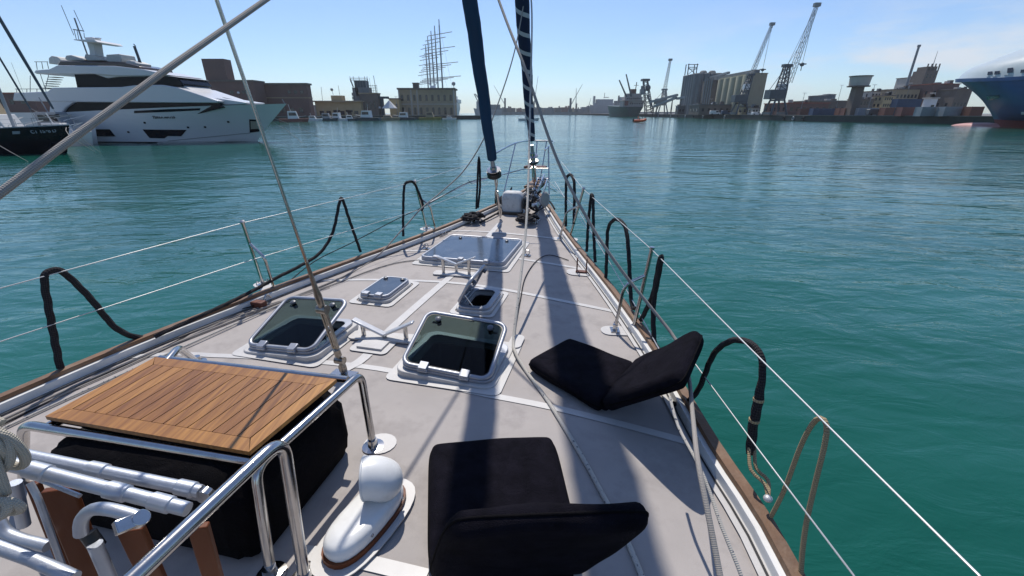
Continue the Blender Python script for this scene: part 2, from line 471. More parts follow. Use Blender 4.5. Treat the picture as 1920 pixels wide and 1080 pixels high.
# hatches: centre (boat frame), width, length
def stof(p): return (p.x * HD.x + p.y * HD.y, p.x * PT.x + p.y * PT.y)
def quad_centre(c):
    ps = [D(*p, .06) for p in c]; q = sum(ps, V((0, 0, 0))) / 4
    ax = ((ps[1] - ps[0]) + (ps[2] - ps[3])) / 2; ay = ((ps[0] - ps[3]) + (ps[1] - ps[2])) / 2
    return q, ax, ay
HATCH = {  # far-left, far-right, near-right, near-left corners of the opening ring in the photo
    'big':   [(806, 624), (940, 638), (932, 720), (758, 682)],
    'left':  [(532, 588), (656, 601), (602, 660), (478, 650)],
    'small': [(890, 537), (937, 542), (916, 580), (858, 571)],
    'flush': [(846, 441), (978, 448), (946, 497), (788, 483)],
    'tiny':  [(708, 521), (764, 521), (736, 556), (680, 556)]}
HQ = {}
for k, c in HATCH.items():
    q, ax, ay = quad_centre(c)
    w, h = ax.length, ay.length
    ang = math.atan2(ay.x, ay.y)          # heading of the hatch
    HQ[k] = (q, w, h, ang)
    print('hatch', k, [round(v, 2) for v in q], round(w, 2), round(h, 2), round(math.degrees(ang), 1))
def hframe(k, ang=None):
    q, w, h, a = HQ[k]
    a = PSI
    roll = {'big': -.055, 'left': .05}.get(k, 0)          # the deck falls away to both sides
    return q, V((math.cos(a), -math.sin(a), roll)), V((math.sin(a), math.cos(a), 0)), w, h

# deck surface with real openings under the open hatches
holes = []
for k in ('big', 'left', 'small'):
    q, X, Y, w, h = hframe(k)
    holes.append([V((*(q + X * a + Y * b).xy, 0)) for a, b in rrect(w - .09, h - .09, .05, 3)])
outR = railw(1, 0.05); outL = railw(-1, 0.05)
outline = [p.xy for p in outR] + [p.xy for p in reversed(outL[:-1])]
def inside(p, poly):
    c = False; n = len(poly); j = n - 1
    for i in range(n):
        a, b = poly[i], poly[j]
        if (a[1] > p[1]) != (b[1] > p[1]) and p[0] < (b[0] - a[0]) * (p[1] - a[1]) / (b[1] - a[1]) + a[0]: c = not c
        j = i
    return c
vv = [V(p) for p in outline]; ee = [(i, (i + 1) % len(outline)) for i in range(len(outline))]
for hpoly in holes:
    b = len(vv); n_ = len(hpoly)
    vv += [p.xy for p in hpoly]; ee += [(b + i, b + (i + 1) % n_) for i in range(n_)]
s_ = -5.8
while s_ < 8.3:
    t_ = -3.4
    while t_ < .9:
        w = bf(s_, t_)
        if inside(w.xy, outline) and not any(inside(w.xy, h) for h in holes): vv.append(w.xy)
        t_ += 0.3
    s_ += 0.3
cv, ce, cf, *_ = geometry.delaunay_2d_cdt(vv, ee, [], 0, 1e-4)
db = MB(); db.v = [V((p.x, p.y, zd(p.x, p.y))) for p in cv]
for f in cf:
    c = sum((cv[i] for i in f), V((0, 0))) / len(f)
    if inside(c, outline) and not any(inside(c, h) for h in holes): db.f.append(tuple(f))
def deck_mat():
    m = mat('grey_nonslip_deck', (0.368, 0.336, 0.314), 0.75, var=0.10, scale=2.2, dirt=((0.22, 0.20, 0.19), 4.5, 0.65), spec=0.3)
    n, l = m.node_tree.nodes, m.node_tree.links
    p = n['Principled BSDF']; t = n.new('ShaderNodeTexCoord')
    v = n.new('ShaderNodeTexNoise'); v.inputs['Scale'].default_value = 260; v.inputs['Detail'].default_value = 2; l.new(t.outputs['Object'], v.inputs['Vector'])
    b = n.new('ShaderNodeBump'); b.inputs['Strength'].default_value = 0.45; b.inputs['Distance'].default_value = 0.002
    l.new(v.outputs['Fac'], b.inputs['Height']); l.new(b.outputs[0], p.inputs['Normal'])
    return m
M['deck'] = deck_mat()
deck = part('deck', db, M['deck'], YT, smooth=40)
# wells under the open hatches
for hp in holes:
    wb = MB(); n_ = len(hp)
    top = [V((p.x, p.y, zd(p.x, p.y) - 0.002)) for p in hp]; bot = [p - V((0, 0, 0.75)) for p in top]
    wb.add(top + bot, [(i, (i + 1) % n_, (i + 1) % n_ + n_, i + n_) for i in range(n_)] + [tuple(range(n_, 2 * n_))])
    part('hatch_well', wb, M['black'], YT, smooth=0, recalc=False)

# hull, bulwark, cap rail
hb = MB()
for side in (1, -1):
    rings = []
    for off, dz in ((0.0, 0.06), (0.0, -0.12), (0.05, -0.6), (0.16, -1.2), (0.4, -1.75)):
        rings.append(railw(side, off, dz))
    for a in range(len(rings) - 1):
        hb.ribbon(rings[a], rings[a + 1])
hb.add([railw(1, 0, .06)[0], railw(-1, 0, .06)[0], railw(-1, .4, -1.75)[0], railw(1, .4, -1.75)[0]], [(0, 1, 2, 3)])
part('hull', hb, M['white'], YT, smooth=60)
wl_ = MB()
for side in (1, -1):                      # white waterway beside the bulwark
    wl_.ribbon(railw(side, 0.05, 0.0125), railw(side, 0.115 if side > 0 else .09, 0.0125))
part('waterway', wl_, M['grp'], YT, smooth=60)
seam = MB()
for side in (1, -1):
    a, b, c, d = railw(side, .068, .002), railw(side, .068, .062), railw(side, .005, .062), railw(side, .005, -.02)
    seam.ribbon(a, b); seam.ribbon(b, c); seam.ribbon(c, d)
part('bulwark', seam, M['white'], YT, smooth=30)
sm2 = MB()
for side in (1, -1): sm2.ribbon(railw(side, .088, .016), railw(side, .078, .016))
part('rail_track', sm2, M['black'], YT, smooth=0)
for side in (1, -1):
    a, b, c, d = railw(side, .043, .064), railw(side, .040, .09), railw(side, -.010, .09), railw(side, -.014, .06)
    cb = MB(); n_ = len(a)
    for i, j in ((a, b), (b, c), (c, d), (d, a)): cb.ribbon(i, j)
    part('cap_rail', cb, M['teakcap'], YT, smooth=30)

# white painted borders between the non-slip panels
def stripe_line(pts, w=0.045, dz=0.004, mb=None):
    P = spline([D(*p) if len(p) == 2 else V(p) for p in pts], 0.12)
    L = []; R_ = []
    for i, p in enumerate(P):
        t = (P[min(i + 1, len(P) - 1)] - P[max(0, i - 1)]); t.z = 0; t.normalize(); nn = V((-t.y, t.x, 0)) * (w / 2)
        L.append(onz(p + nn, dz)); R_.append(onz(p - nn, dz))
    mb.ribbon(L, R_)
mk = MB()
stripe_line([(212, 672), (330, 664), (400, 667), (475, 670), (620, 681), (740, 697), (872, 732), (1000, 757), (1073, 773), (1180, 800), (1295, 831), (1340, 845)], .05, .004, mk)
stripe_line([(551, 529), (667, 525), (790, 527), (872, 533), (949, 544), (1051, 564), (1140, 582), (1165, 588)], .05, .0044, mk)
stripe_line([(700, 472), (793, 471), (900, 476), (982, 487), (1107, 507), (1122, 510)], .05, .0048, mk)
stripe_line([(815, 434), (895, 434), (982, 441), (1060, 450)], .05, .0052, mk)
stripe_line([(560, 1036), (640, 1046), (710, 1061), (800, 1083)], .06, .0056, mk)
for seg in ([(700, 655), (740, 611), (847, 517)], [(915, 444), (937, 419)], [(632, 700), (671, 681), (690, 665)]):
    stripe_line(seg, .075, .006, mk)
# bordering stripes of the near panels beside the box
part('deck_marking', mk, M['grp'], YT, smooth=0)

# ---- hatches
M['glass_open'] = bpy.data.materials.new('smoked_acrylic'); M['glass_open'].use_nodes = True
_p = M['glass_open'].node_tree.nodes['Principled BSDF']
_p.inputs['Base Color'].default_value = (0.13, 0.185, 0.17, 1); _p.inputs['Transmission Weight'].default_value = 1.0; _p.inputs['Roughness'].default_value = 0.03; _p.inputs['IOR'].default_value = 1.25
M['glass_shut'] = mat('dark_acrylic', (0.06, 0.08, 0.11), 0.16, var=0.15, dirt=((0.14, 0.15, 0.17), 5, 0.5), spec=0.7)
def hatch(k, tilt=0.0, hinge='near', lid_w=None, glass=None, handles=True, hinges=2, base_m=0.07, ch=0.035):
    q, X, Y, w, h = hframe(k)
    base = onz(q)
    Z = V((0, 0, 1))
    def ring(o, ax, ay, W, Hh, w2, h2, z0, z1, r=.06, az=Z):
        a = [o + ax * u + ay * v for u, v in rrect(W, Hh, r + .02)]; b = [o + ax * u + ay * v for u, v in rrect(w2, h2, r)]
        n_ = len(a); vs = [p + az * z0 for p in a] + [p + az * z1 for p in a] + [p + az * z1 for p in b] + [p + az * z0 for p in b]
        fs = []
        for i in range(n_):
            j = (i + 1) % n_
            fs += [(i, j, n_ + j, n_ + i), (n_ + i, n_ + j, 2 * n_ + j, 2 * n_ + i), (2 * n_ + i, 2 * n_ + j, 3 * n_ + j, 3 * n_ + i), (3 * n_ + i, 3 * n_ + j, j, i)]
        return vs, fs
    mb = MB()
    mb.add(*ring(base, X, Y, w + 1.1 * base_m, h + 1.1 * base_m, w - .06, h - .06, -.03, ch))
    ho = part('hatch', mb, M['grp'], YT, bevel=.006)
    fr = MB(); fr.add(*ring(base, X, Y, w + .02, h + .02, w - .075, h - .075, ch, ch + .022))
    part('frame', fr, M['ring'], YT, ho, bevel=.004)
    # lid
    t = rad(tilt)
    if hinge == 'near': piv = base - Y * (h / 2) + Z * (ch + .03); ux, uy = X, Y * math.cos(t) + Z * math.sin(t)
    else: piv = base - X * (w / 2) + Z * (ch + .03); ux, uy = -Y, X * math.cos(t) + Z * math.sin(t)
    W, Hh = (w, h) if hinge == 'near' else (h, w)
    uz = ux.cross(uy); oc = piv + uy * (Hh / 2)
    outl = [oc + ux * a + uy * b for a, b in rrect(W - .012, Hh - .012, .065, 6)]
    lid = MB(); lid.tube(outl, .0155 if W > .35 else .011, 8, closed=True)
    lo = part('lid_frame', lid, M['ring'], YT, ho, smooth=60)
    gl = MB(); gp = [oc + ux * a + uy * b for a, b in rrect(W - .03, Hh - .03, .06, 6)]
    gl.prism([p - uz * .005 for p in gp], uz * .010)
    part('glass', gl, glass or M['glass_shut'], YT, ho, smooth=0)
    if tilt:
        gs = MB(); inn = [oc + ux * a + uy * b for a, b in rrect(W - .052, Hh - .052, .05, 6)]; ott = [oc + ux * a + uy * b for a, b in rrect(W - .02, Hh - .02, .066, 6)]
        n_ = len(inn); gs.add([p + uz * .0062 for p in ott + inn], [(i, (i + 1) % n_, (i + 1) % n_ + n_, i + n_) for i in range(n_)])
        part('seal', gs, M['black'], YT, ho, smooth=0)
    for i in range(hinges):
        u = (-.5 + (i + .5) / hinges) * W * .92 if hinges > 1 else 0
        hm = MB(); c0 = piv + ux * u
        hm.obox(c0 + uy * .006 + uz * .008, ux * .03, uy * .03, uz * .021)
        hm.tube([c0 - ux * .033 - uy * .018, c0 + ux * .033 - uy * .018], .014, 8)
        part('hinge', hm, M['ring'], YT, ho, bevel=.004)
    if handles:
        for sx in (-1, 1):
            hh = MB(); c0 = oc + ux * (W * .32 * sx) + uy * (Hh * .36)
            hh.lathe([(.001, .006), (.022, .007), (.022, .02), (.012, .026), (.001, .027)], c0, uz, 12)
            hh.lathe([(.001, -.045), (.018, -.044), (.018, -.007), (.001, -.006)], c0, uz, 12)
            hh.bar(c0 + uz * -.035, c0 + uz * -.035 + ux * .05 * sx, .014, .012)
            part('handle', hh, M['plas'], YT, ho)
    if tilt:                                        # side stay holding the lid
        stt = MB(); e = oc + ux * (W * .46) - uy * .02; g0 = base + (X * (w / 2 - .02) - Y * .08 if hinge == 'near' else -Y * (h / 2 - .02)) + Z * (ch + .02)
        stt.bar(e, g0, .008, .004)
        part('stay', stt, M['steel'], YT, ho)
    # white border painted round the hatch
    return ho
hatch('big', 20, glass=M['glass_open'])
hatch('left', 20, glass=M['glass_open'])
hatch('small', 62, hinge='side', glass=M['glass_shut'], hinges=2, base_m=.05)
hatch('flush', 0, hinges=3, base_m=.06)
hatch('tiny', 0, hinges=2, base_m=.045)

bd = MB()
for k, mw in (('big', .085), ('left', .08), ('small', .065), ('flush', .085), ('tiny', .075)):
    q, X, Y, w, h = hframe(k)
    a = [onz(q + X * u + Y * v, .0085) for u, v in rrect(w + 2 * mw, h + 2 * mw, .05, 3)]; b = [onz(q + X * u + Y * v, .0085) for u, v in rrect(w + .06, h + .06, .05, 3)]
    n_ = len(a); bd.add(a + b, [(i, (i + 1) % n_, (i + 1) % n_ + n_, i + n_) for i in range(n_)])
part('hatch_border', bd, M['grp'], YT, smooth=0)

# ---- stanchions, braces, lifelines
def stanchion(side, base, top, brace, pad=True):
    b = S(*base, side); b = onz(b + (b - onz(b)) * 0, .0)
    b = D(*base, .02); tp = S(*top, side)
    d = (tp - b)
    m = MB(); m.tube([b, b + d * .5, tp], .0145, 12)
    m.lathe([(.001, 0), (.018, .0), (.018, .02), (.001, .022)], tp, d, 10)
    o = part('stanchion', m, M['steel'], YT)
    if brace:
        bb = D(*brace, .02); k = b + d * .70
        inn = bb + (k - b) * .82
        m2_ = MB(); m2_.tube(bend([bb, inn, k], .07), .0125, 10)
        part('brace', m2_, M['steel'], YT, o)
        pl = MB(); mid = (b + bb) / 2; e = (bb - b); e.z = 0
        ex = e.normalized(); ey = V((-ex.y, ex.x, 0))
        pts = [onz(mid + ex * u + ey * v, .003) for u, v in rrect(e.length + .22, .15, .07, 5)]
        pl.prism(pts, (0, 0, .006))
        part('pad', pl, M['grp'], YT, o, smooth=0)
        for c in (b, bb):
            ft = MB()
            ft.obox(onz(c, .013), ex * .035, ey * .045, (0, 0, .004)); ft.lathe([(.02, .0), (.02, .05), (.016, .055)], onz(c, .012), (0, 0, 1), 10)
            for u in (-1, 1): ft.tube(spline([onz(c, .03) + ey * .03 * u, onz(c, .06) + ey * .05 * u, onz(c, .02) + ey * .06 * u], .01), .004, 6)
            part('foot', ft, M['steel'], YT, o)
    return tp, b + d * .53
A = {}
A['R1'] = stanchion(1, (1187, 618), (1222, 468), (1153, 617))
A['R2'] = stanchion(1, (1068, 447), (1094, 355), (1050, 446))
A['L1'] = stanchion(-1, (493, 532), (455, 418), (515, 545))
A['L2'] = stanchion(-1, (800, 428), (778, 341), (817, 433))
def extra(side, s, z1=.64):
    P = railw(side, .05); best = min(P, key=lambda p: abs(stof(p)[0] - s))
    tp = best + V((0, 0, z1)); m = MB(); m.tube([best, best * .5 + tp * .5, tp], .0145, 12)
    part('stanchion', m, M['steel'], YT); return tp, best + V((0, 0, .34))
A['L0'] = extra(-1, .9); A['Rm'] = extra(1, -2.2); A['Lm'] = extra(-1, -1.6)
R_upper = [A['Rm'][0], S(1835, 1078, 1), S(1600, 846, 1), S(1385, 632, 1), A['R1'][0], A['R2'][0], S(1052, 303, 1)]
R_lower = [A['Rm'][1], S(1600, 1078, 1), S(1420, 840, 1), S(1267, 633, 1), S(1140, 473, 1), S(1077, 400, 1), S(1040, 340, 1)]
L_upper = [A['Lm'][0], A['L0'][0], S(2, 540, -1), A['L1'][0], A['L2'][0], S(897, 303, -1)]
L_lower = [A['Lm'][1], A['L0'][1], S(2, 640, -1), S(470, 488, -1), S(790, 392, -1), S(915, 345, -1)]
for pts in (R_upper, R_lower, L_upper, L_lower):
    m = MB(); m.tube(pts, .0031, 6); part('lifeline', m, M['wire'], YT, smooth=60)
m = MB(); m.tube([at_d(1000, 312, 8.2), D(1083, 393, .38), D(1180, 553, .18), D(1236, 655, .1)], .004, 6)
part('furling_line', m, M['wire'], YT, smooth=60)

# ---- bow: pulpit, platform, furled sails, drums
fs_b = D(1003, 350, .02)                  # foot of the headstay
mast_b = bf(.16, -1.66, 1.4); mast_top = mast_b + V((0, 0, 19.5)) - HD * .3
ss_b = D(938, 408, .02)
ss_top = mast_b + V((0, 0, 14)) - HD * .15
bs_b = D(645, 697, .03)
bs_top = mast_b + V((0, 0, 10.5))
m = MB(); m.lathe([(.11, 0), (.12, 6), (.10, 14), (.06, 19.6)], mast_b, mast_top - mast_b, 16)
part('mast', m, M['alu'], YT)
def on_line(a, b, y_px):                  # point of the line a-b seen at photo row y_px
    lo, hi = 0.0, 1.0
    for _ in range(50):
        t = (lo + hi) / 2; p = a.lerp(b, t); q = p - V((0, 0, CAMZ))
        fw = q.y * CT - q.z * ST; up = q.y * ST + q.z * CT
        yy = 540 - FPX * up / fw
        if yy > y_px: lo = t
        else: hi = t
    return t
def proj(p):
    q = p - V((0, 0, CAMZ)); fw = q.y * CT - q.z * ST; up = q.y * ST + q.z * CT
    return (round(960 + FPX * q.x / fw), round(540 - FPX * up / fw), round(fw, 2))
print('headstay top dir', proj(fs_b), proj(fs_b.lerp(mast_top, .15)), 'stay', proj(ss_b), proj(ss_b.lerp(ss_top, .15)), 'baby', proj(bs_b), proj(bs_b.lerp(bs_top, .1)))
M['genoa'] = mat('furled_genoa_cloth', (0.006, 0.014, 0.05), 0.8, var=0.2, bump=.3, bscale=12)
_n, _l = M['genoa'].node_tree.nodes, M['genoa'].node_tree.links
_u = _n.new('ShaderNodeUVMap'); _s = _n.new('ShaderNodeSeparateXYZ'); _l.new(_u.outputs[0], _s.inputs[0])
_a = _n.new('ShaderNodeMath'); _a.operation = 'MULTIPLY_ADD'; _a.inputs[1].default_value = 1 / .27; _l.new(_s.outputs['Y'], _a.inputs[0]); _l.new(_s.outputs['X'], _a.inputs[2])
_f = _n.new('ShaderNodeMath'); _f.operation = 'FRACT'; _l.new(_a.outputs[0], _f.inputs[0])
_g = _n.new('ShaderNodeMath'); _g.operation = 'LESS_THAN'; _g.inputs[1].default_value = .22; _l.new(_f.outputs[0], _g.inputs[0])
_m = _n.new('ShaderNodeMix'); _m.data_type = 'RGBA'; _m.inputs['B'].default_value = (.42, .43, .47, 1)
_src = _n['Principled BSDF'].inputs['Base Color'].links[0].from_socket
_l.new(_src, _m.inputs['A']); _l.new(_g.outputs[0], _m.inputs['Factor']); _l.new(_m.outputs['Result'], _n['Principled BSDF'].inputs['Base Color'])
def furled(name, a, b, t0, prof, mtl, wob=.01):
    L = (b - a).length; pts = []; rr = []
    N = 150
    for i in range(N + 1):
        t = t0 + (0.93 - t0) * i / N; p = a.lerp(b, t)
        p = p + PT * (math.sin(i * .8) * wob) + HD * (math.cos(i * .63) * wob)
        z = t * L; r = prof[-1][1]
        for (z0, r0), (z1, r1) in zip(prof, prof[1:]):
            if z0 <= z <= z1: r = r0 + (r1 - r0) * (z - z0) / (z1 - z0); break
        pts.append(p); rr.append(r * (1 + .015 * math.sin(i * 1.7) + .02 * math.sin(i * 3.1)))
    m = MB(); m.tube(pts, rr, 16)
    return part(name, m, mtl, YT, smooth=70)
furled('furled_genoa', fs_b, mast_top, on_line(fs_b, mast_top, 262), [(0, .045), (1.0, .06), (2.0, .085), (3.5, .115), (7, .16), (12, .15), (16, .09), (21, .04)], M['genoa'], .006)
furled('furled_staysail', ss_b, ss_top, on_line(ss_b, ss_top, 298), [(0, .05), (1.0, .065), (2.2, .08), (4, .09), (8, .085), (11, .05), (15, .03)], M['canvas'], .0035)
m = MB(); m.tube([fs_b, mast_top], .007, 8); part('headstay', m, M['steel'], YT)
m = MB(); m.tube([ss_b, ss_top], .006, 8); part('inner_forestay', m, M['steel'], YT)
def drum(a, b, t, r, hgt, name, low):
    ax = (b - a).normalized(); c = a.lerp(b, t)
    o = MB(); o.lathe([(.03, hgt * .9), (.045, hgt * .85), (r * .5, hgt * .62), (r, hgt * .55), (r, hgt * .5), (r * .45, hgt * .48), (r * .45, hgt * .12), (r, hgt * .1), (r, 0), (.03, -.01)], c, ax, 20)
    d = part(name, o, M['steel'], YT)
    g = MB(); g.lathe([(r * .98, -.02), (r * 1.04, -.015), (r * 1.04, low), (r * .98, low)], c, ax, 20)
    part('guard', g, M['black'], YT, d)
    u = MB(); u.tube([c + ax * hgt * .9, c + ax * (hgt * .9 + .14)], [.034, .028], 10)
    part('swivel', u, M['ring'], YT, d)
    return c, ax
c1_, ax1 = drum(ss_b, ss_top, on_line(ss_b, ss_top, 328), .10, .16, 'furling_drum', .055)
c2_, ax2 = drum(fs_b, mast_top, on_line(fs_b, mast_top, 303), .10, .22, 'furling_drum', .02)
m = MB(); m.tube([ss_b, c1_], .012, 8); m.lathe([(.02, 0), (.028, .1), (.028, .22), (.018, .3)], ss_b.lerp(c1_, .25), c1_ - ss_b, 10)
m.tube([ss_b.lerp(c1_, k) + PT * .03 * math.sin(k * 9) for k in [i / 14 for i in range(15)]], .012, 6)
part('turnbuckle', m, M['steel'], YT)
m = MB(); m.tube([fs_b, c2_], .014, 8); m.bar(fs_b.lerp(c2_, .2) + PT * .03, fs_b.lerp(c2_, .8) + PT * .03, .02, .012); m.bar(fs_b.lerp(c2_, .2) - PT * .03, fs_b.lerp(c2_, .8) - PT * .03, .02, .012)
part('toggle', m, M['steel'], YT)
# pulpit
bow = bf(8.35, -1.66); zb = zd(bow.x, bow.y)
tipP = at_d(1003, 264, 8.9)
def sym(s, t, z): return bf(s, t, z)
zp = tipP.z; sb = stof(tipP)[0]
m = MB()
top = [sym(5.9, -2.33, zd(*bf(5.9, -2.3).xy) + .60), sym(7.2, -2.14, zp - .12), sym(8.3, -2.02, zp), sym(sb - .1, -1.92, zp), sym(sb, -1.66, zp), sym(sb - .1, -1.40, zp), sym(8.3, -1.32, zp), sym(7.55, -1.30, zp - .05), sym(7.0, -1.12, zp - .3)]
m.tube(spline(top[1:-1], .06), .0145, 10)
pl_ = part('pulpit', m, M['steel'], YT)
for a, b in ((sym(8.3, -2.0, zp), D(941, 378, .02)), (sym(7.7, -1.27, zp), D(1030, 378, .03)), (sym(sb - .02, -1.56, zp), sym(8.75, -1.6, zb + .06)), (sym(sb - .02, -1.76, zp), sym(8.75, -1.72, zb + .06))):
    q = MB(); q.tube([a, b], .0125, 8); part('leg', q, M['steel'], YT, pl_)
q = MB(); q.tube(bend([at_d(1030, 316, 8.3), at_d(985, 316, 8.4), at_d(945, 327, 8.0), at_d(878, 343, 7.4), at_d(797, 384, 6.6)], .1), .010, 8)
part('lower_rail', q, M['steel'], YT, pl_)
q = MB(); q.tube(bend([at_d(878, 338, 7.4), at_d(884, 345, 7.4), at_d(915, 334, 7.6), at_d(930, 331, 7.7)], .04), .008, 8)
part('line_guide', q, M['steel'], YT, pl_)
m = MB(); m.obox(sym(8.75, -1.66, zb + .05), HD * .45, PT * .17, (0, 0, .022)); part('bow_platform', m, M['teakcap'], YT, bevel=.006)
m = MB(); m.obox(at_d(1004, 313, 8.6), HD * .10, PT * .22, (0, 0, .02)); part('pulpit_seat', m, M['varnish'], YT, bevel=.006)
# anchor roller, stocked anchor and windlass
m = MB()
for t in (-1.56, -1.36): m.bar(sym(7.6, t + .02, zd(*bf(7.6, t).xy) + .05), sym(9.0, t - .12, zb + .12), .02, .07)
m.tube([sym(8.95, -1.68, zb + .13), sym(8.95, -1.46, zb + .13)], .035, 10)
part('anchor_roller', m, M['steel'], YT)
m = MB(); m.bar(sym(7.7, -1.45, 1.66), sym(9.1, -1.57, zb + .18), .03, .06)
m.prism([sym(9.0, -1.62, zb + .12), sym(9.3, -1.5, zb - .1), sym(8.8, -1.25, zb - .12), sym(8.7, -1.5, zb + .05)], (0, 0, .02))
part('anchor', m, M['steel'], YT)
wl0 = D(957, 402, 0); 
m = MB(); cs = []
for z, w_, l_ in ((0, .165, .13), (.04, .168, .135), (.24, .165, .13), (.32, .15, .115), (.345, .12, .09)):
    cs.append([wl0 + HD * .15 + PT * a * w_ + HD * b * l_ + V((0, 0, z)) for a, b in rrect(2, 2, .45, 3)])
m.loft(cs)
wi = part('windlass_cover', m, mat('white_cover_cloth', (.55, .55, .54), .7, var=.1, dirt=((.05, .05, .05), 12, .55), bump=.4, bscale=14), YT, smooth=50)
m = MB(); m.lathe([(.0, 0), (.09, 0), (.11, .03), (.07, .06), (.055, .09), (.07, .12), (.11, .15), (.09, .18), (0, .18)], wl0 + HD * .12 + PT * .19 + V((0, 0, .17)), PT, 16)
m.lathe([(0, 0), (.07, 0), (.05, .05), (.075, .1), (0, .1)], wl0 + HD * .12 - PT * .28 + V((0, 0, .2)), PT, 14)
m.obox(wl0 + HD * .13 + PT * .03 + V((0, 0, .02)), PT * .24, HD * .17, (0, 0, .02))
part('windlass', m, M['glossyblack'], YT)
m = MB(); o_ = D(1022, 374, .24); m.lathe([(0, -.02), (.10, -.02), (.125, 0), (.10, .02), (0, .025)], o_, (.75, -.6, .1), 20)
part('spotlight', m, mat('grey_disc', (.30, .29, .28), .55), YT)
m = MB()
m.tube(spline([D(1000, 362, .3), D(992, 385, .15), D(1006, 395, .04), D(1020, 388, .05)], .05), .018, 8)
cst = part('chain_stopper', m, M['glossyblack'], YT)
for k in range(12):
    m = MB(); q = D(1000 + random.uniform(-12, 16), 380 + random.uniform(-26, 10), random.uniform(.1, .3)); e = V((random.uniform(-1, 1), random.uniform(-.5, .5), random.uniform(-.6, 1))).normalized()
    m.lathe([(0, -.05), (random.uniform(.02, .05), -.045), (random.uniform(.02, .035), 0), (random.uniform(.02, .055), .045), (0, .05)], q, e, 10)
    part('fitting', m, (M['glossyblack'], M['steel'], M['black'])[k % 3], YT, cst)
m = MB()
for i in range(22):                        # chain from windlass to roller
    t = i / 21; p = sym(6.95 + 1.7 * t, -1.5, 0); p = onz(p, .06 + .05 * t)
    a, b_ = (PT, V((0, 0, 1))) if i % 2 else (V((0, 0, 1)), PT)
    m.tube([p + HD * (.045 * math.cos(k * math.pi / 4)) + a * (.022 * math.sin(k * math.pi / 4)) for k in range(8)], .007, 5, closed=True)
part('anchor_chain', m, M['steel'], YT)
# cleats
def cleat(p, ang=0.0, s=1.0):
    m = MB(); d = HD * math.cos(ang) + PT * math.sin(ang)
    for u in (-.05, .05): m.tube([onz(p + d * u * s, 0), onz(p + d * u * s, .05 * s)], .012 * s, 8)
    m.tube([onz(p - d * .13 * s, .062 * s), onz(p - d * .05 * s, .055 * s), onz(p + d * .05 * s, .055 * s), onz(p + d * .13 * s, .062 * s)], [.007 * s, .013 * s, .013 * s, .007 * s], 8)
    m.obox(onz(p, .006), d * .09 * s, d.cross(V((0, 0, 1))) * .03 * s, (0, 0, .006))
    part('cleat', m, M['steel'], YT)
cleat(D(888, 416), .1, 1.5); cleat(D(1005, 416), 0, 1.5)
cleat(D(832, 441), .2, .8); cleat(D(1073, 460), -.2, .8)
for x, y in ((800, 463), (989, 476)):      # folding pad eyes near the flush hatch
    p = D(x, y + 4, 0); m = MB()
    m.tube([p + PT * (.025 * math.cos(a)) + V((0, 0, .045 + .03 * math.sin(a))) for a in [k * math.pi / 5 for k in range(10)]], .006, 6, closed=True)
    m.obox(p + V((0, 0, .006)), PT * .04, HD * .03, (0, 0, .004))
    part('pad_eye', m, M['steel'], YT)
p = D(1090, 512, 0); m = MB()             # deck-mounted handle cage on the starboard side
for u in (-.05, .05):
    for w in (-.025, .025): m.tube([p + PT * u + HD * w, p + PT * u + HD * w + V((0, 0, .16))], .0055, 6)
    m.tube([p + PT * u - HD * .025 + V((0, 0, .16)), p + PT * u + HD * .025 + V((0, 0, .16))], .0055, 6)
m.bar(p - PT * .06 + V((0, 0, .02)), p + PT * .06 + V((0, 0, .02)), .06, .01)
part('tackle_rack', m, M['rust'], YT)
m = MB(); m.prism([onz(p + PT * a + HD * b, .006) for a, b in rrect(.32, .2, .09)], (0, 0, .004)); part('rack_pad', m, M['grp'], YT, smooth=0)
m = MB(); m.prism([onz(D(968, 643) + PT * a + HD * b, .006) for a, b in rrect(.10, .2, .045)], (0, 0, .012)); part('deck_plate', m, M['grp'], YT, smooth=0)
p = D(700, 650); m = MB(); m.obox(onz(p, .014), PT * .10, HD * .06, (0, 0, .012)); m.prism([onz(p + PT * a + HD * b, .0075) for a, b in rrect(.3, .2, .04)], (0, 0, .003))
part('deck_plate', m, M['grp'], YT, bevel=.004)
# V-shaped chocks
def chock(left, mid, right, hs):
    a, b, c = D(*left), D(*mid), D(*right)
    m = MB(); d = (c - a); d.z = 0; d.normalize()
    ctr = onz((a + c) / 2, .008); f = V((-d.y, d.x, 0))
    m.tube([b, b + V((0, 0, hs[1]))], .017, 10)
    o = part('chock', m, M['steel'], YT)
    for q, hh in ((a, hs[0]), (c, hs[2])): m = MB(); m.tube([q, q + V((0, 0, hh))], .017, 10); part('post', m, M['steel'], YT, o)
    w = (c - a).length
    br = MB(); e1 = a - d * .07 + V((0, 0, hs[0] + .03)); e2 = c + d * .07 + V((0, 0, hs[2] + .03)); mm = b + V((0, 0, hs[1] + .005))
    br.bar(e1, mm, .055, .018); br.bar(mm + V((0, 0, .001)), e2, .055, .018)
    part('cradle_bar', br, mat('cradle_white', (.6, .6, .6), .3, .5), YT, o, bevel=.006)
    pl = MB(); pl.prism([onz(ctr + d * u + f * v, .0075) for u, v in rrect(w + .22, .13, .04)], (0, 0, .012))
    part('base_plate', pl, M['grp'], YT, o, smooth=0)
chock((832, 514), (856, 512), (880, 517), (.17, .095, .18))
chock((683, 632), (722, 637), (762, 638), (.12, .04, .13))
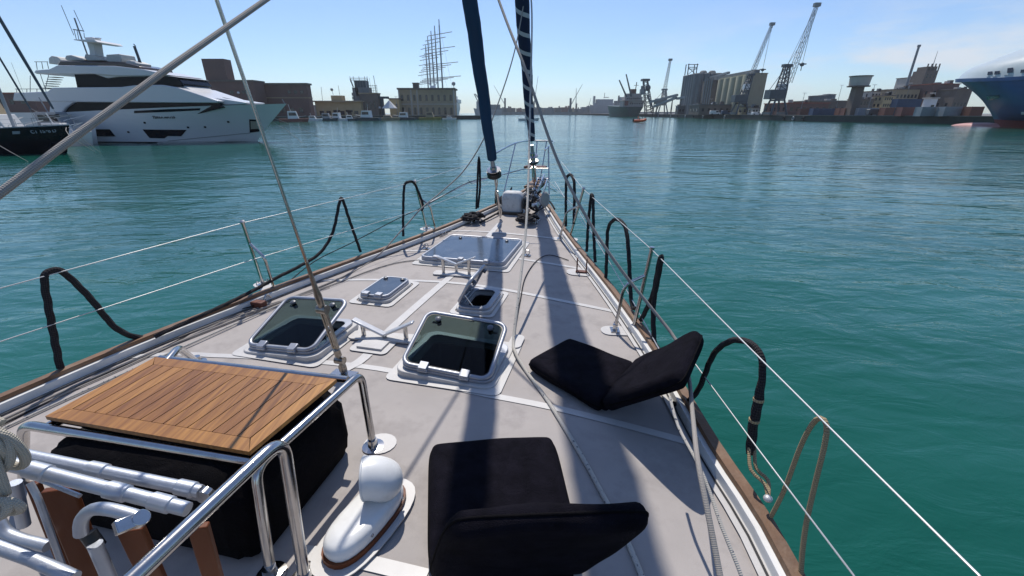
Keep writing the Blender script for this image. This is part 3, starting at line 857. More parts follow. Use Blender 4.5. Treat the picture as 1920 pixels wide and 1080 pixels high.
# ---- baby stay with its turnbuckle
m = MB(); ax_ = (bs_top - bs_b).normalized(); Lb = (bs_top - bs_b).length
m.tube([bs_b + ax_ * .62, bs_top], .0085, 10)
bs = part('baby_stay', m, M['steel'], YT)
tb = MB()
tb.lathe([(.012, .5), (.020, .52), (.022, .60), (.016, .64), (.012, .75), (.0095, .82)], bs_b, ax_, 12)
tb.lathe([(.02, .0), (.026, .02), (.026, .05), (.012, .07), (.012, .13), (.022, .14), (.022, .19), (.012, .2)], bs_b, ax_, 10)
for u in (-1, 1): tb.bar(bs_b + ax_ * .20 + PT * .016 * u, bs_b + ax_ * .50 + PT * .016 * u, .009, .018, up=HD)
tb.tube([bs_b + ax_ * .19, bs_b + ax_ * .33], .008, 8); tb.tube([bs_b + ax_ * .38, bs_b + ax_ * .51], .008, 8)
tb.lathe([(.0, -.03), (.028, -.03), (.028, .03), (0, .03)], bs_b + ax_ * .50, PT, 12); tb.lathe([(.0, -.03), (.026, -.03), (.026, .03), (0, .03)], bs_b + ax_ * .1, PT, 12)
part('turnbuckle', tb, mat('old_steel', (.32, .29, .25), .3, .9, var=.3, scale=40), YT, bs)
cp = MB(); cp.obox(onz(bs_b, .014), PT * .085, HD * .035, (0, 0, .008)); cp.obox(onz(bs_b, .035), PT * .02, HD * .012, (0, 0, .03))
part('chain_plate', cp, M['steel'], YT, bs, bevel=.003)

# ---- teak-topped steel frame
TO = D(469, 854, .43 ); 
cs4 = [at_z(88, 787, 1.83), at_z(469, 854, 1.83), at_z(632, 717, 1.83), at_z(293, 675, 1.83)]   # near-left, near-right, far-right, far-left
nl, nr, frr, fl = cs4
def tq(u, v, z=0): return nl.lerp(nr, u).lerp(fl.lerp(frr, u), v) + V((0, 0, z))
tm = bpy.data.materials.new('teak_slats'); tm.use_nodes = True
_n, _l = tm.node_tree.nodes, tm.node_tree.links; _p = _n['Principled BSDF']
_p.inputs['Roughness'].default_value = .38; _p.inputs['Specular IOR Level'].default_value = .45
_oi = _n.new('ShaderNodeNewGeometry'); _tc = _n.new('ShaderNodeTexCoord')
_mp = _n.new('ShaderNodeMapping'); _mp.inputs['Scale'].default_value = (30, 1.5, 30); _l.new(_tc.outputs['Object'], _mp.inputs['Vector'])
_nn = _n.new('ShaderNodeTexNoise'); _nn.inputs['Scale'].default_value = 2.2; _nn.inputs['Detail'].default_value = 7; _l.new(_mp.outputs[0], _nn.inputs['Vector'])
_r1 = _n.new('ShaderNodeValToRGB'); _e = _r1.color_ramp.elements
_e[0].position = .3; _e[0].color = (.19, .074, .019, 1); _e[1].position = .72; _e[1].color = (.40, .185, .048, 1)
_rr = _n.new('ShaderNodeValToRGB'); _e = _rr.color_ramp.elements; _e[0].color = (.72, .66, .6, 1); _e[1].color = (1.2, 1.25, 1.1, 1)
_l.new(_oi.outputs['Random Per Island'], _rr.inputs['Fac'])
_mx = _n.new('ShaderNodeMix'); _mx.data_type = 'RGBA'; _mx.blend_type = 'MULTIPLY'; _mx.inputs['Factor'].default_value = 1
_l.new(_nn.outputs['Fac'], _r1.inputs['Fac']); _l.new(_r1.outputs[0], _mx.inputs['A']); _l.new(_rr.outputs[0], _mx.inputs['B']); _l.new(_mx.outputs['Result'], _p.inputs['Base Color'])
_b = _n.new('ShaderNodeBump'); _b.inputs['Strength'].default_value = .15; _b.inputs['Distance'].default_value = .003; _l.new(_nn.outputs['Fac'], _b.inputs['Height']); _l.new(_b.outputs[0], _p.inputs['Normal'])
M['teakslat'] = tm
tp_ = MB()
def slab(q4, h=.018):
    tp_.add(q4 + [p + V((0, 0, h)) for p in q4], [(3, 2, 1, 0), (4, 5, 6, 7), (0, 1, 5, 4), (1, 2, 6, 5), (2, 3, 7, 6), (3, 0, 4, 7)])
eu, ev = .058, .13
slab([tq(0, 0), tq(1, 0), tq(1 - eu, ev - .004), tq(eu, ev - .004)])
slab([tq(eu, 1 - ev + .004), tq(1 - eu, 1 - ev + .004), tq(1, 1), tq(0, 1)])
slab([tq(0, .002), tq(eu - .003, ev), tq(eu - .003, 1 - ev), tq(0, .998)])
slab([tq(1 - eu + .003, ev), tq(1, .002), tq(1, .998), tq(1 - eu + .003, 1 - ev)])
NS = 15
for i in range(NS):
    a = eu + (1 - 2 * eu) * i / NS + .0022; b = eu + (1 - 2 * eu) * (i + 1) / NS - .0022
    slab([tq(a, ev), tq(b, ev), tq(b, 1 - ev), tq(a, 1 - ev)])
TF = thing('teak_topped_frame', 'tubular steel frame bolted to the deck with a slatted teak top over a black cover', 'deck frame', V((*tq(.5, .5).xy, 1.4)))
part('teak_top', tp_, M['teakslat'], TF, smooth=0)
sb_ = MB(); sb_.add([tq(.01, .01, -.012), tq(.99, .01, -.012), tq(.99, .99, -.012), tq(.01, .99, -.012), tq(.01, .01, .0145), tq(.99, .01, .0145), tq(.99, .99, .0145), tq(.01, .99, .0145)], [(3, 2, 1, 0), (4, 5, 6, 7), (0, 1, 5, 4), (1, 2, 6, 5), (2, 3, 7, 6), (3, 0, 4, 7)])
part('black_backing', sb_, M['fabric'], TF, smooth=0)
rt = .0195
LR = [D(509, 1080, 0), at_z(478, 878, 1.815), at_z(676, 700, 1.815), D(700, 838, 0)]
m = MB(); m.tube(bend(LR, .06, 7), rt, 14); part('side_rail', m, M['steel'], TF, smooth=60)
l0 = at_z(50, 803, 1.80); l1 = at_z(335, 655, 1.80)
m = MB(); m.tube(bend([tq(.0, -.02, -.032), tq(.03, 1.0, -.032), l1 + V((0, 0, .01)), D(371, 680, 0)], .06, 7), rt, 14); part('side_rail', m, M['steel'], TF, smooth=60)
m = MB(); m.tube(bend([D(44, 905, 0), at_z(44, 796, 1.80), at_z(486, 868, 1.80)], .06, 7), rt, 14); m.tube([at_z(300, 672, 1.80), at_z(652, 712, 1.80)], rt * .9, 14); part('cross_rail', m, M['steel'], TF, smooth=60)
for c in (D(700, 838, 0), D(509, 1080, 0), D(371, 680, 0)):
    m = MB(); m.lathe([(0, 0), (.055, .001), (.055, .007), (.026, .012), (.024, .05), (.0, .05)], c, (0, 0, 1), 20); part('foot_flange', m, M['steel'], TF)
m = MB(); c = D(700, 838, 0) + V((.03, .02, 0)); m.prism([onz(c + V((math.cos(a) * .085, math.sin(a) * .075, 0)), .003) for a in [k * math.pi / 9 for k in range(18)]], (0, 0, .003)); part('round_pad', m, M['grp'], TF, smooth=0)

# ---- grab rail by the mast
G0 = D(572, 1092, 0); G1 = at_z(531, 822, 2.03); G2 = at_z(250, 1084, 2.03); G3 = G2 + (G2 - G1) * .8
m = MB(); m.tube(bend([G0, G1 + V((0, 0, .005)), G2, G3, V((G3.x, G3.y, 1.4))], .08, 8), .0205, 16)
gr = part('mast_grab_rail', m, M['steel'], YT, smooth=60)
m = MB(); m.lathe([(0, 0), (.06, .001), (.06, .008), (.028, .012), (.026, .05), (.0, .05)], G0, (0, 0, 1), 20); part('foot_flange', m, M['steel'], YT, gr)

# ---- cowl ventilator on its box
cb0 = D(745, 925); cb1 = D(628, 1060)
dv = (cb0 - cb1); Lc = dv.length; dv.z = 0; dv.normalize(); pv = V((dv.y, -dv.x, 0)); cc = (cb0 + cb1) / 2
cc = D(690, 987)
def vring(L, W, z, n=28, taper=.0):
    o = []
    for k in range(n):
        a = 2 * math.pi * k / n; x = math.copysign(abs(math.cos(a)) ** .75, math.cos(a)) * L; y = math.copysign(abs(math.sin(a)) ** .8, math.sin(a)) * W * (1 - taper * math.cos(a))
        o.append(onz(cc + dv * x + pv * y, z))
    return o
m = MB(); m.loft([vring(.255, .125, .014), vring(.255, .125, .019)]); cv_ = part('cowl_vent', m, M['grp'], YT)
m = MB(); m.loft([vring(.208, .096, .015), vring(.208, .096, .042)]); part('wooden_base', m, M['varnish'], YT, cv_)
m = MB(); m.loft([vring(.195, .088, .036), vring(.198, .089, .06), vring(.192, .086, .088), vring(.176, .076, .101), vring(.14, .055, .108)]); part('vent_box', m, M['white'], YT, cv_, smooth=60)
m = MB(); q = onz(cc + dv * .10, 0)
m.lathe([(.06, .10), (.064, .104), (.064, .114), (.056, .118), (.056, .125)], q, (0, 0, 1), 24)
part('collar', m, M['white'], YT, cv_)
m = MB()                                   # bell-mouthed hood, mouth turned ahead
hd = V((-.98, -.16, 0)).normalized()
rings = []
for i in range(13):
    f = i / 12; a = rad(-4 + 94 * f)
    cpt = q + V((0, 0, .110)) + V((0, 0, 1)) * (.078 * math.sin(a)) + hd * (.07 * (1 - math.cos(a)) - .02 * math.sin(math.pi * f)) + PT * .012
    r_ = .062 + .026 * min(1, f * 2.2) ** .6
    tdir = (V((0, 0, 1)) * math.cos(a) + hd * math.sin(a)).normalized()
    s1 = PT; s1 = (s1 - tdir * s1.dot(tdir)).normalized(); s2 = tdir.cross(s1)
    rings.append([cpt + (s1 * math.cos(k * math.pi / 12) + s2 * math.sin(k * math.pi / 12)) * r_ for k in range(24)])
m.loft(rings, caps=False)
m.tube([c_ + (sum(rings[-1], V((0, 0, 0))) / 24 - c_) * .02 for c_ in rings[-1]], .0055, 8, closed=True)
inner = [[c_ + (sum(r__, V((0, 0, 0))) / 24 - c_) * .07 for c_ in r__] for r__ in reversed(rings)]
m.loft([rings[-1]] + inner, caps=False)
part('cowl', m, M['white'], YT, cv_, smooth=70, recalc=False)
for sx, yy in ((.13, -.083), (-.06, -.084), (.13, .083)):
    m = MB(); m.lathe([(0, 0), (.008, 0), (.007, .005), (0, .006)], onz(cc + dv * sx + pv * (-yy), .065), pv * (1 if yy < 0 else -1), 10); part('screw', m, M['steel'], YT, cv_)
# fairlead block on the port track
p = D(485, 570, .03); m = MB(); m.obox(p, PT * .06, HD * .035, (0, 0, .028)); fb = part('fairlead_block', m, M['rust'], YT, bevel=.008)
m = MB(); m.lathe([(0, -.015), (.03, -.015), (.022, 0), (.03, .015), (0, .015)], p + HD * .05, (0, 0, 1), 14); m.tube(spline([p + HD * .06, p + HD * .10 + V((0, 0, .05)), p + HD * .15], .02), .007, 6)
part('sheave', m, M['steel'], YT, fb)
# ------------------------------------------------------------ loose gear on deck
# black-covered bag under the frame
bc = [at_z(120, 850, 1.72), at_z(470, 900, 1.72)]
BX = nl.lerp(nr, .55).lerp(fl.lerp(frr, .55), .44)
ux = (nr - nl).normalized(); ux.z = 0; ux.normalize(); uy = V((-ux.y, ux.x, 0))
m = MB(); rings = []
for z, sx, sy in ((.004, .46, .27), (.03, .50, .30), (.12, .515, .31), (.28, .51, .305), (.35, .48, .28), (.385, .42, .22), (.395, .30, .15)):
    ring = []
    for i, (a, b) in enumerate(rrect(2 * sx, 2 * sy * 1.12, .12, 8)):
        w = 1 + .012 * math.sin(i * 2.3 + z * 20)
        ring.append(V((BX.x, BX.y, 1.4 + z)) + ux * (a * w * .975 - .018) + uy * b * w)
    rings.append(ring)
m.loft(rings)
solo('covered_raft', m, M['fabric'], 'large rounded bundle in a black fabric cover lashed beneath the teak-topped frame', 'raft', smooth=70)

# floor chairs: folded cushion seat and backrest
def cushion(P00, P10, P11, P01, th, name, root, pinch=.0, seed=1):
    """rounded cushion between four corners (near-left, near-right, far-right, far-left)"""
    nu, nv = 26, 26
    n_ = ((P10 - P00).cross(P01 - P00)).normalized()
    if n_.z < 0: n_ = -n_
    rnd = random.Random(seed)
    ph = [rnd.uniform(0, 6) for _ in range(6)]
    def prof(t):                           # thickness falls at the borders
        e = min(t, 1 - t); e = min(1, e / .075)
        return math.sqrt(max(0, 1 - (1 - e) ** 2.4))
    def pos(u, v, s):
        # round the corners of the outline
        uu, vv_ = u * 2 - 1, v * 2 - 1
        k = 1 - .06 * (abs(uu) ** 6) * (abs(vv_) ** 6) - pinch * abs(vv_) ** 3 * (1 if v > .5 else 0)
        uu2 = uu * k; vv2 = vv_ * (1 - .06 * (abs(uu) ** 6) * (abs(vv_) ** 6))
        a, b = (uu2 + 1) / 2, (vv2 + 1) / 2
        p = P00.lerp(P10, a).lerp(P01.lerp(P11, a), b)
        t = prof(u) * prof(v)
        wr = .0035 * math.sin(9 * a + ph[0] + 3 * b) * math.sin(7 * b + ph[1]) + .0025 * math.sin(11 * a + 5 * b + ph[2]) + .0022 * math.sin(12 * b - 8 * a + ph[3])
        return p + n_ * (s * (th / 2) * t + wr * t)
    m = MB(); vs = []; fs = []
    g = [.5 - .5 * math.cos(math.pi * i / nu) for i in range(nu + 1)]
    for s in (1, -1):
        for j in range(nv + 1):
            for i in range(nu + 1): vs.append(pos(g[i], g[j], s))
    K = (nu + 1) * (nv + 1)
    for j in range(nv):
        for i in range(nu):
            a = j * (nu + 1) + i
            fs.append((a, a + 1, a + nu + 2, a + nu + 1)); fs.append((K + a, K + a + nu + 1, K + a + nu + 2, K + a + 1))
    m.add(vs, fs)
    o = part(name, m, M['terry'], root, smooth=80)
    rim = [pos(t, 0, 0) for t in g] + [pos(1, t, 0) for t in g[1:]] + [pos(t, 1, 0) for t in g[::-1][1:]] + [pos(0, t, 0) for t in g[::-1][1:-1]]
    q = MB(); q.tube(rim, .0045, 6, closed=True); part('piping', q, M['fabric'], root, o, smooth=80)
    return o
def mid4(*a): return sum(a, V((0, 0, 0))) / len(a)
z0 = 1.4
def floor_chair(lab, seat4, back_top, th=.085, bth=.085, seed=1):
    nl_, nr_, fr_, fl_ = seat4            # near = hinge side, far = front edge; as seen sitting
    o = thing('floor_chair', lab, 'floor chair', V((*mid4(*seat4).xy, z0)), group='legless folding chairs on the deck')
    cushion(nl_, nr_, fr_, fl_, th, 'seat', o, seed=seed)
    a, b = back_top
    cushion(nl_ + V((0, 0, .02)), nr_ + V((0, 0, .02)), b, a, bth, 'backrest', o, seed=seed + 3, pinch=.05)
    m = MB(); m.tube([nl_.lerp(nr_, .08), nl_.lerp(nr_, .5), nl_.lerp(nr_, .92)], [th * .30, th * .42, th * .30], 12)
    part('fold', m, M['terry'], o, smooth=80)
    return o
h1 = z0 + .055
# near chair
floor_chair('black cloth legless chair in the foreground, its raised back turned to the camera',
            [V((-.30, 1.02, h1)), V((.265, 1.06, h1)), at_z(1038, 822, h1), at_z(805, 838, h1)],
            [at_d(838, 972, 1.17), at_d(1240, 956, 1.15)], th=.095, bth=.075, seed=4)
# far chair: front edge towards the centreline, back against the lifeline
floor_chair('black cloth legless chair lying sideways against the starboard lifeline',
            [at_z(1127, 770, h1), at_z(1194, 688, h1), at_z(1066, 640, h1), at_z(986, 683, h1)],
            [V((.76, 1.60, 1.88)), V((1.03, 2.02, 1.92))], th=.09, bth=.085, seed=11)

# ---- ropes
def rope(name, pts, r, mtl, label, cat='rope', step=.04, n=10, lobes=0, pitch=.06, group=None, amp=.25, smooth=80):
    m = MB(); m.tube(spline(pts, step), r, n, lobes=lobes, pitch=pitch, amp=amp)
    return solo(name, m, mtl, label, cat, group, smooth=smooth)
clew = at_d(849, -245, 4.0)
rope('sheet', [clew, at_d(495, 2, 1.62), at_d(240, 183, 1.15), at_d(-2, 364, .93), at_d(-260, 560, .8)], .009, R_GREY, 'thick grey sheet rising from the left edge across the sky', 'sheet', .1)
CP = [(849, -245, 4.0), (935, 0, 3.2), (985, 130, 2.9), (1045, 300, 2.8), (1110, 425, 2.7), (1170, 513, 2.65), (1225, 582, 2.6), (1269, 640, 2.5), (1290, 700, 2.25), (1299, 780, 1.85), (1308, 862, 1.58), (1327, 960, 1.45), (1351, 1085, 1.35), (1370, 1200, 1.25)]
rope('sheet', [at_d(*p) for p in CP], .0098, R_GREY, 'grey sheet sagging from above down to the starboard rail behind the far chair', 'sheet', .06)
rope('sheet_tail', [at_d(1256, 745, 1.93), at_d(1272, 800, 1.8), at_d(1309, 870, 1.62), at_d(1330, 920, 1.55), at_d(1353, 987, 1.46), at_d(1392, 1085, 1.36), at_d(1420, 1180, 1.3)], .0065, R_WHITE, 'thin white flecked rope running beside the sheet at bottom right', 'rope', .04)
genoa_pt = lambda y: fs_b.lerp(mast_top, on_line(fs_b, mast_top, y))
g_ = genoa_pt(-60)
rope('halyard', [g_ + V((.0, -.15, 0)), at_d(996, 0, 5.7), at_d(994, 200, 4.9), at_d(988, 400, 4.1), at_d(972, 555, 3.45), at_d(963, 635, 3.2), D(966, 660, .03), D(986, 695, .012), D(1024, 747, .012), D(1087, 849, .012), D(1131, 929, .012), D(1171, 1004, .012), D(1204, 1082, .012), D(1225, 1150, .012)], .0112, R_WHITE, 'white rope hanging before the striped sail and trailing aft along the deck between the chairs', 'rope', .05)
rope('sheet', [at_d(990, -40, 6.3), at_d(965, 95, 6.1), at_d(930, 205, 6.0), at_d(903, 268, 5.9), at_d(868, 322, 5.8), at_d(825, 362, 5.6), at_d(790, 391, 5.4), at_d(752, 433, 5.25), D(702, 485, .02), D(640, 520, .012), D(560, 553, .012), D(430, 604, .012), D(300, 655, .012), D(160, 715, .012), D(15, 782, .012), D(-80, 825, .012)], .0085, R_GREY, 'slender grey sheet swinging from the striped sail down to the port side deck', 'sheet', .06)
rope('deck_line', [D(850, 484, .012), D(760, 490, .01), D(700, 505, .01), D(625, 533, .01), D(500, 575, .03), D(400, 612, .01), D(230, 690, .01), D(90, 752, .01), D(-40, 815, .01)], .006, R_GREY, 'thin grey line lying along the port side deck inboard of the sheet', 'rope', .06)
rope('deck_line', [D(478, 572, .03), D(400, 598, .008), D(330, 640, .008), D(200, 700, .008), D(60, 768, .008), D(-60, 830, .008)], .0045, R_DARK, 'thin dark line leading aft from the brown fairlead block', 'rope', .06)
rope('furling_line', [at_d(930, 331, 7.3), at_d(878, 342, 7.0), at_d(797, 386, 6.2), at_d(740, 413, 5.8), at_d(660, 455, 5.2), at_d(590, 490, 4.75), D(520, 545, .06), D(480, 562, .04)], .0055, R_DARK, 'taut dark furling line from the blue sail drum to the port rail', 'rope', .1)
rope('deck_line', [D(1066, 488, .01), D(1030, 478, .012), D(1005, 490, .012), D(985, 520, .012), D(976, 560, .012), D(967, 610, .012), D(965, 640, .012)], .005, R_DARK, 'thin dark line curling on deck right of the flush hatch', 'rope', .05)

GB = 'black mooring ropes looped over the lifelines'
def black(pts, side, r, label, out=0.02, **k):
    P = [S(x, y, side, out if len(q) == 0 else q[0]) for x, y, *q in pts]
    return rope('mooring_rope', P, r, R_DARK, label, 'mooring rope', .012, 12, 3, .11, GB, **k)
black([(113, 690), (103, 640), (90, 570), (83, 525), (92, 509), (110, 507), (130, 520), (170, 560), (215, 613), (255, 632), (290, 633)], -1, .021, 'nearest black rope on the port side, standing in a tall loop over the lifeline', .0)
o1 = [D(290, 631, .10), D(330, 613, .11), D(420, 572, .12), D(478, 543, .13), S(520, 520, -1, 0), S(560, 500, -1, 0), S(600, 474, -1, 0), S(624, 435, -1, 0), S(637, 378, -1, 0), S(643, 376, -1, 0.02), S(655, 412, -1, .02), S(676, 472, -1, .03)]
rope('mooring_rope', o1, .017, R_DARK, 'black rope lying along the port cap rail and peaking over the lifeline near mid-deck', 'mooring rope', .015, 12, 3, .11, GB)
black([(756, 443), (756, 400), (758, 350), (766, 341), (775, 342), (783, 356), (793, 384), (790, 395)], -1, .017, 'black rope loop hung round the forward port stanchion', .0)
black([(893, 392), (895, 350), (897, 302), (899, 300), (900, 350), (896, 390)], -1, .018, 'black rope loop seen edge-on on the port side, closest to the bow', .0)
black([(1061, 425), (1061, 380), (1062, 338), (1067, 328), (1073, 331), (1077, 350), (1076, 420)], 1, .020, 'black rope loop on the starboard side, closest to the bow', .0)
black([(1100, 472), (1103, 420), (1108, 370), (1110, 366), (1112, 374), (1113, 430), (1116, 492)], 1, .018, 'narrow black rope loop on the starboard lifeline just abaft its forward stanchion', .0)
black([(1136, 520), (1138, 470), (1140, 430), (1150, 413), (1163, 414), (1174, 432), (1179, 480), (1182, 545), (1186, 575), (1194, 578)], 1, .018, 'wide arching black rope loop on the starboard lifeline amidships', .0)
black([(1202, 600), (1213, 578), (1225, 550), (1232, 515), (1238, 484), (1240, 486), (1234, 520), (1226, 565), (1225, 610), (1228, 655)], 1, .019, 'black rope doubled over the lifeline right beside the nearest starboard stanchion', .0)
# the nearest starboard rope with its spliced eye
P5 = [S(x, y, 1, o) for x, y, o in ((1262, 757, -.08), (1284, 756, -.03), (1309, 731, .0), (1336, 668, .02), (1362, 643, .02), (1390, 638, .02), (1418, 653, .03), (1430, 690, .03), (1421, 756, .03), (1412, 800, .03), (1407, 850, .03))]
sp5 = spline(P5, .012); n5 = len(sp5)
m = MB(); m.tube(sp5, [.0155 if i < n5 * .74 else .0155 + .006 * min(1, (i - n5 * .74) / (n5 * .06)) for i in range(n5)], 12, lobes=3, pitch=.09)
R5 = thing('mooring_rope', 'thick black rope arching over the lifeline behind the far chair, ending in a tan eye', 'mooring rope', (P5[-1].x, P5[-1].y, P5[-1].z), GB)
part('rope_body', m, R_DARK, R5, smooth=80)
e = P5[-1]; f = S(1440, 935, 1, .0)
m = MB(); m.tube(spline([e + V((-.012, 0, .03)), e.lerp(f, .3) + V((-.03, -.02, 0)), e.lerp(f, .7) + V((.01, 0, 0)), f, e.lerp(f, .62) + V((.03, .0, 0)), e.lerp(f, .35) + V((.0, 0, 0)), e + V((.012, 0, .03))], .02), .0075, 8)
part('eye', m, R_TAN, R5, smooth=80)
m = MB(); m.ball(f, .018, .018, .014); part('thimble', m, M['wire'], R5)
for k in (.80, .88): 
    i = int(n5 * k); m = MB(); m.tube([sp5[i], sp5[i + 1]], .0225, 12); part('whipping', m, R_TAN, R5)
P6 = [S(x, y, 1, .0) for x, y in ((1446, 968), (1470, 920), (1500, 840), (1522, 797), (1538, 784), (1550, 797), (1546, 835), (1530, 900), (1512, 980), (1504, 1040), (1502, 1076))]
rope('mooring_rope', P6, .0085, R_TAN, 'tan braided rope looped over the starboard lifeline at bottom right', 'mooring rope', .03)
# coils of black rope on the bow cleats
for (x, y), lab in (((886, 411), 'black rope figure-eighted on the port bow cleat'), ((988, 414), 'black rope heaped on the starboard bow cleat')):
    c = D(x, y, .05); pts = []
    for i in range(46):
        a = i * .62; pts.append(c + HD * (.15 * math.sin(a)) + PT * (.10 * math.sin(2 * a) + (i / 46 - .5) * .14) + V((0, 0, .02 + .055 * (i % 7) / 7)))
    rope('coiled_rope', pts, .019, R_DARK, lab, 'rope', .03, 8, 0, .1, 'black ropes made fast on the bow cleats')
rope('bow_line', [D(900, 417, .03), D(925, 404, .04), D(940, 392, .06), sym(7.6, -1.9, 1.75)], .016, R_DARK, 'black line leading from the port bow cleat to the stem', 'rope', .03, 10, 3, .1)
rope('bow_line', [D(990, 405, .05), D(1005, 398, .05), D(1016, 384, .10), D(1030, 378, .12), D(1040, 392, .08)], .016, R_DARK, 'black line snaking from the starboard bow cleat to the rail', 'rope', .03, 10, 3, .1)

# ---- stowed gangway beside the frame
GW = thing('folded_gangway', 'folded gangway of dull aluminium tubes with varnished planks standing beside the raft', 'gangway', V((-1.2, .9, 1.4)))
def dd(x, y, d): return at_d(x, y, d)
dG = 1.14
ts = MB(); ts.tube([dd(-40, 836, 1.2), dd(376, 921, 1.20)], .0175, 14); t1 = part('upper_tube', ts, M['alu'], GW, smooth=60)
ts = MB(); ts.tube([dd(-60, 850, dG), dd(352, 955, dG)], .0185, 14); t2 = part('lower_tube', ts, M['alu'], GW, smooth=60)
def sleeve(a, b, t, L, r, par):
    a, b = V(a), V(b); u = (b - a).normalized(); c = a.lerp(b, t)
    s = MB(); s.lathe([(r * .8, -.004), (r, 0), (r, L), (r * .8, L + .004)], c, u, 16); part('sleeve', s, M['alu'], GW, par, smooth=40)
ua, ub = dd(-40, 836, 1.2), dd(376, 921, 1.20); la, lb = dd(-60, 850, dG), dd(352, 955, dG)
for t in (.50, .90): sleeve(ua, ub, t, .045, .0215, t1)
for t in (.28, .64, .84): sleeve(la, lb, t, .05, .0225, t2)
def lug(c, d1, d2, par, r=.024):
    s = MB(); n_ = d1.cross(d2).normalized(); d1 = d1.normalized(); d2 = n_.cross(d1)
    s.lathe([(0, -.011), (r, -.011), (r, .011), (0, .011)], c, n_, 16); s.obox(c - d1 * .02, d1 * .03, d2 * r * .8, n_ * .009)
    s.lathe([(0, .011), (.009, .011), (.009, .016), (0, .016)], c, n_, 10)
    part('lug', s, M['steel'], GW, par, bevel=.002)
du = (ub - ua).normalized()
up_ = V((0, 0, 1)); dsd = du.cross(up_).normalized()
lug(ub + du * .01 - up_ * .012, du, -up_, t1); lug(dd(262, 973, 1.06), (dd(300, 958, 1.1) - dd(262, 973, 1.06)).normalized(), dsd, t2, .02)
s = MB(); s.tube(spline([dd(152, 1000, 1.12), dd(153, 975, 1.1), dd(172, 956, 1.08), dd(205, 955, 1.07), dd(262, 970, 1.07)], .015), .0155, 14); part('elbow', s, M['alu'], GW, smooth=60)
s = MB(); s.tube([dd(165, 1000, 1.15), dd(184, 1026, 1.16)], .019, 14); part('rubber_grip', s, M['black'], GW)
s = MB(); s.tube([dd(178, 1020, 1.14), dd(212, 1100, 1.2)], .0165, 14); part('prop_tube', s, M['alu'], GW, smooth=60)
for i, (a0, a1, w_, d0) in enumerate((((62, 905), (138, 1100), .03, 1.30), ((110, 915), (185, 1110), .075, 1.24), ((245, 990), (300, 1110), .06, 1.20), ((372, 985), (408, 1110), .05, 1.22))):
    a, b = dd(*a0, d0), dd(*a1, d0 + .14); s = MB(); s.bar(a, b, w_, .022, up=(.3, -1, .2)); part('plank', s, M['varnish'], GW, bevel=.004)
s = MB(); s.tube(bend([dd(56, 905, 1.16), dd(72, 935, 1.16), dd(122, 1075, 1.25), dd(135, 1110, 1.3)], .02), .008, 8); s.tube(bend([dd(70, 898, 1.2), dd(150, 930, 1.18)], .02), .006, 8); part('bracket', s, M['alu'], GW)
s = MB(); s.tube(bend([dd(-30, 925, 1.25), dd(10, 1000, 1.25), dd(40, 1012, 1.25), dd(90, 1024, 1.25)], .05, 6), .0165, 12); part('elbow', s, M['alu'], GW, smooth=60)
s = MB(); s.tube([dd(-40, 1012, 1.14), dd(60, 1048, 1.14), dd(140, 1084, 1.12)], .017, 14); part('hand_tube', s, M['alu'], GW, smooth=60)
s = MB(); s.tube([dd(28, 905, 1.35), dd(45, 985, 1.4)], .017, 12); part('post', s, M['alu'], GW)
# cream rope coil on the gangway
pts = []
for cx, cy, rx, rz, n_ in ((-6, 838, .055, .075, 3), (-14, 948, .065, .035, 2)):
    c0 = dd(cx, cy, 1.04)
    for i in range(n_ * 14):
        a = i * 2 * math.pi / 14 + 1; k = 1 - .12 * (i // 14)
        pts.append(c0 + V((math.cos(a) * rx * k, .02 * math.sin(a * .5) - .012 * (i // 14), math.sin(a) * rz * k + .012 * (i // 14))))
rope('coiled_rope', pts, .0105, R_CREAM, 'cream rope hung in loops on the gangway at the left edge', 'rope', .02)
rope('deck_line', [D(618, 538, .01), D(520, 566, .012), D(440, 592, .01), D(330, 634, .01), D(180, 692, .01), D(40, 752, .01), D(-60, 796, .01)], .0045, R_GREY, 'thinnest grey line on the port side deck, closest to the cap rail', 'rope', .06)
rope('deck_line', [D(545, 562, .012), D(430, 612, .02), D(340, 652, .02), D(250, 692, .012), D(120, 750, .012), D(0, 806, .012), D(-80, 846, .012)], .007, R_WHITE, 'white flecked line on the port side deck running beside the teak-topped frame', 'rope', .06)
# ------------------------------------------------------------ harbour: quays and breakwater
from mathutils.bvhtree import BVHTree
def bm_(name, col, rough=.8, **k): return mat(name, col, rough, **k)
B = {}
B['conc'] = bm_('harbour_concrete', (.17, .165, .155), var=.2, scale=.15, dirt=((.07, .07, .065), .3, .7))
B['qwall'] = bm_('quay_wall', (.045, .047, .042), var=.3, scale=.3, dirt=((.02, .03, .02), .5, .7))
B['brown'] = bm_('brown_render', (.15, .088, .072), var=.15, scale=.25, dirt=((.08, .05, .045), .12, .6))
B['brown2'] = bm_('brown_stone', (.135, .112, .092), var=.15, scale=.3, dirt=((.07, .055, .05), .2, .6))
B['yellow'] = bm_('yellow_render', (.42, .33, .185), var=.1, scale=.3, dirt=((.28, .22, .13), .2, .6))
B['sand'] = bm_('sand_render', (.33, .26, .165), var=.12, scale=.3, dirt=((.2, .16, .11), .25, .7))
B['grey'] = bm_('grey_concrete', (.165, .175, .18), var=.2, scale=.2, dirt=((.08, .085, .09), .25, .8), stretch=(1, 1, .3))
B['silo'] = bm_('silo_concrete', (.28, .27, .19), var=.12, scale=.15, dirt=((.16, .14, .1), .2, .7), stretch=(1, 1, .25))
B['pale'] = bm_('pale_render', (.42, .40, .36), var=.08, scale=.3, dirt=((.28, .26, .22), .2, .6))
B['win'] = mat('window_dark', (.018, .022, .028), .15, var=.2)
B['roofr'] = bm_('red_roof', (.26, .08, .05), var=.2, scale=.6)
B['steelg'] = mat('crane_grey', (.20, .22, .23), .5, var=.15, scale=.8)
B['steelb'] = mat('crane_dark', (.055, .07, .08), .5, var=.2, scale=.8)
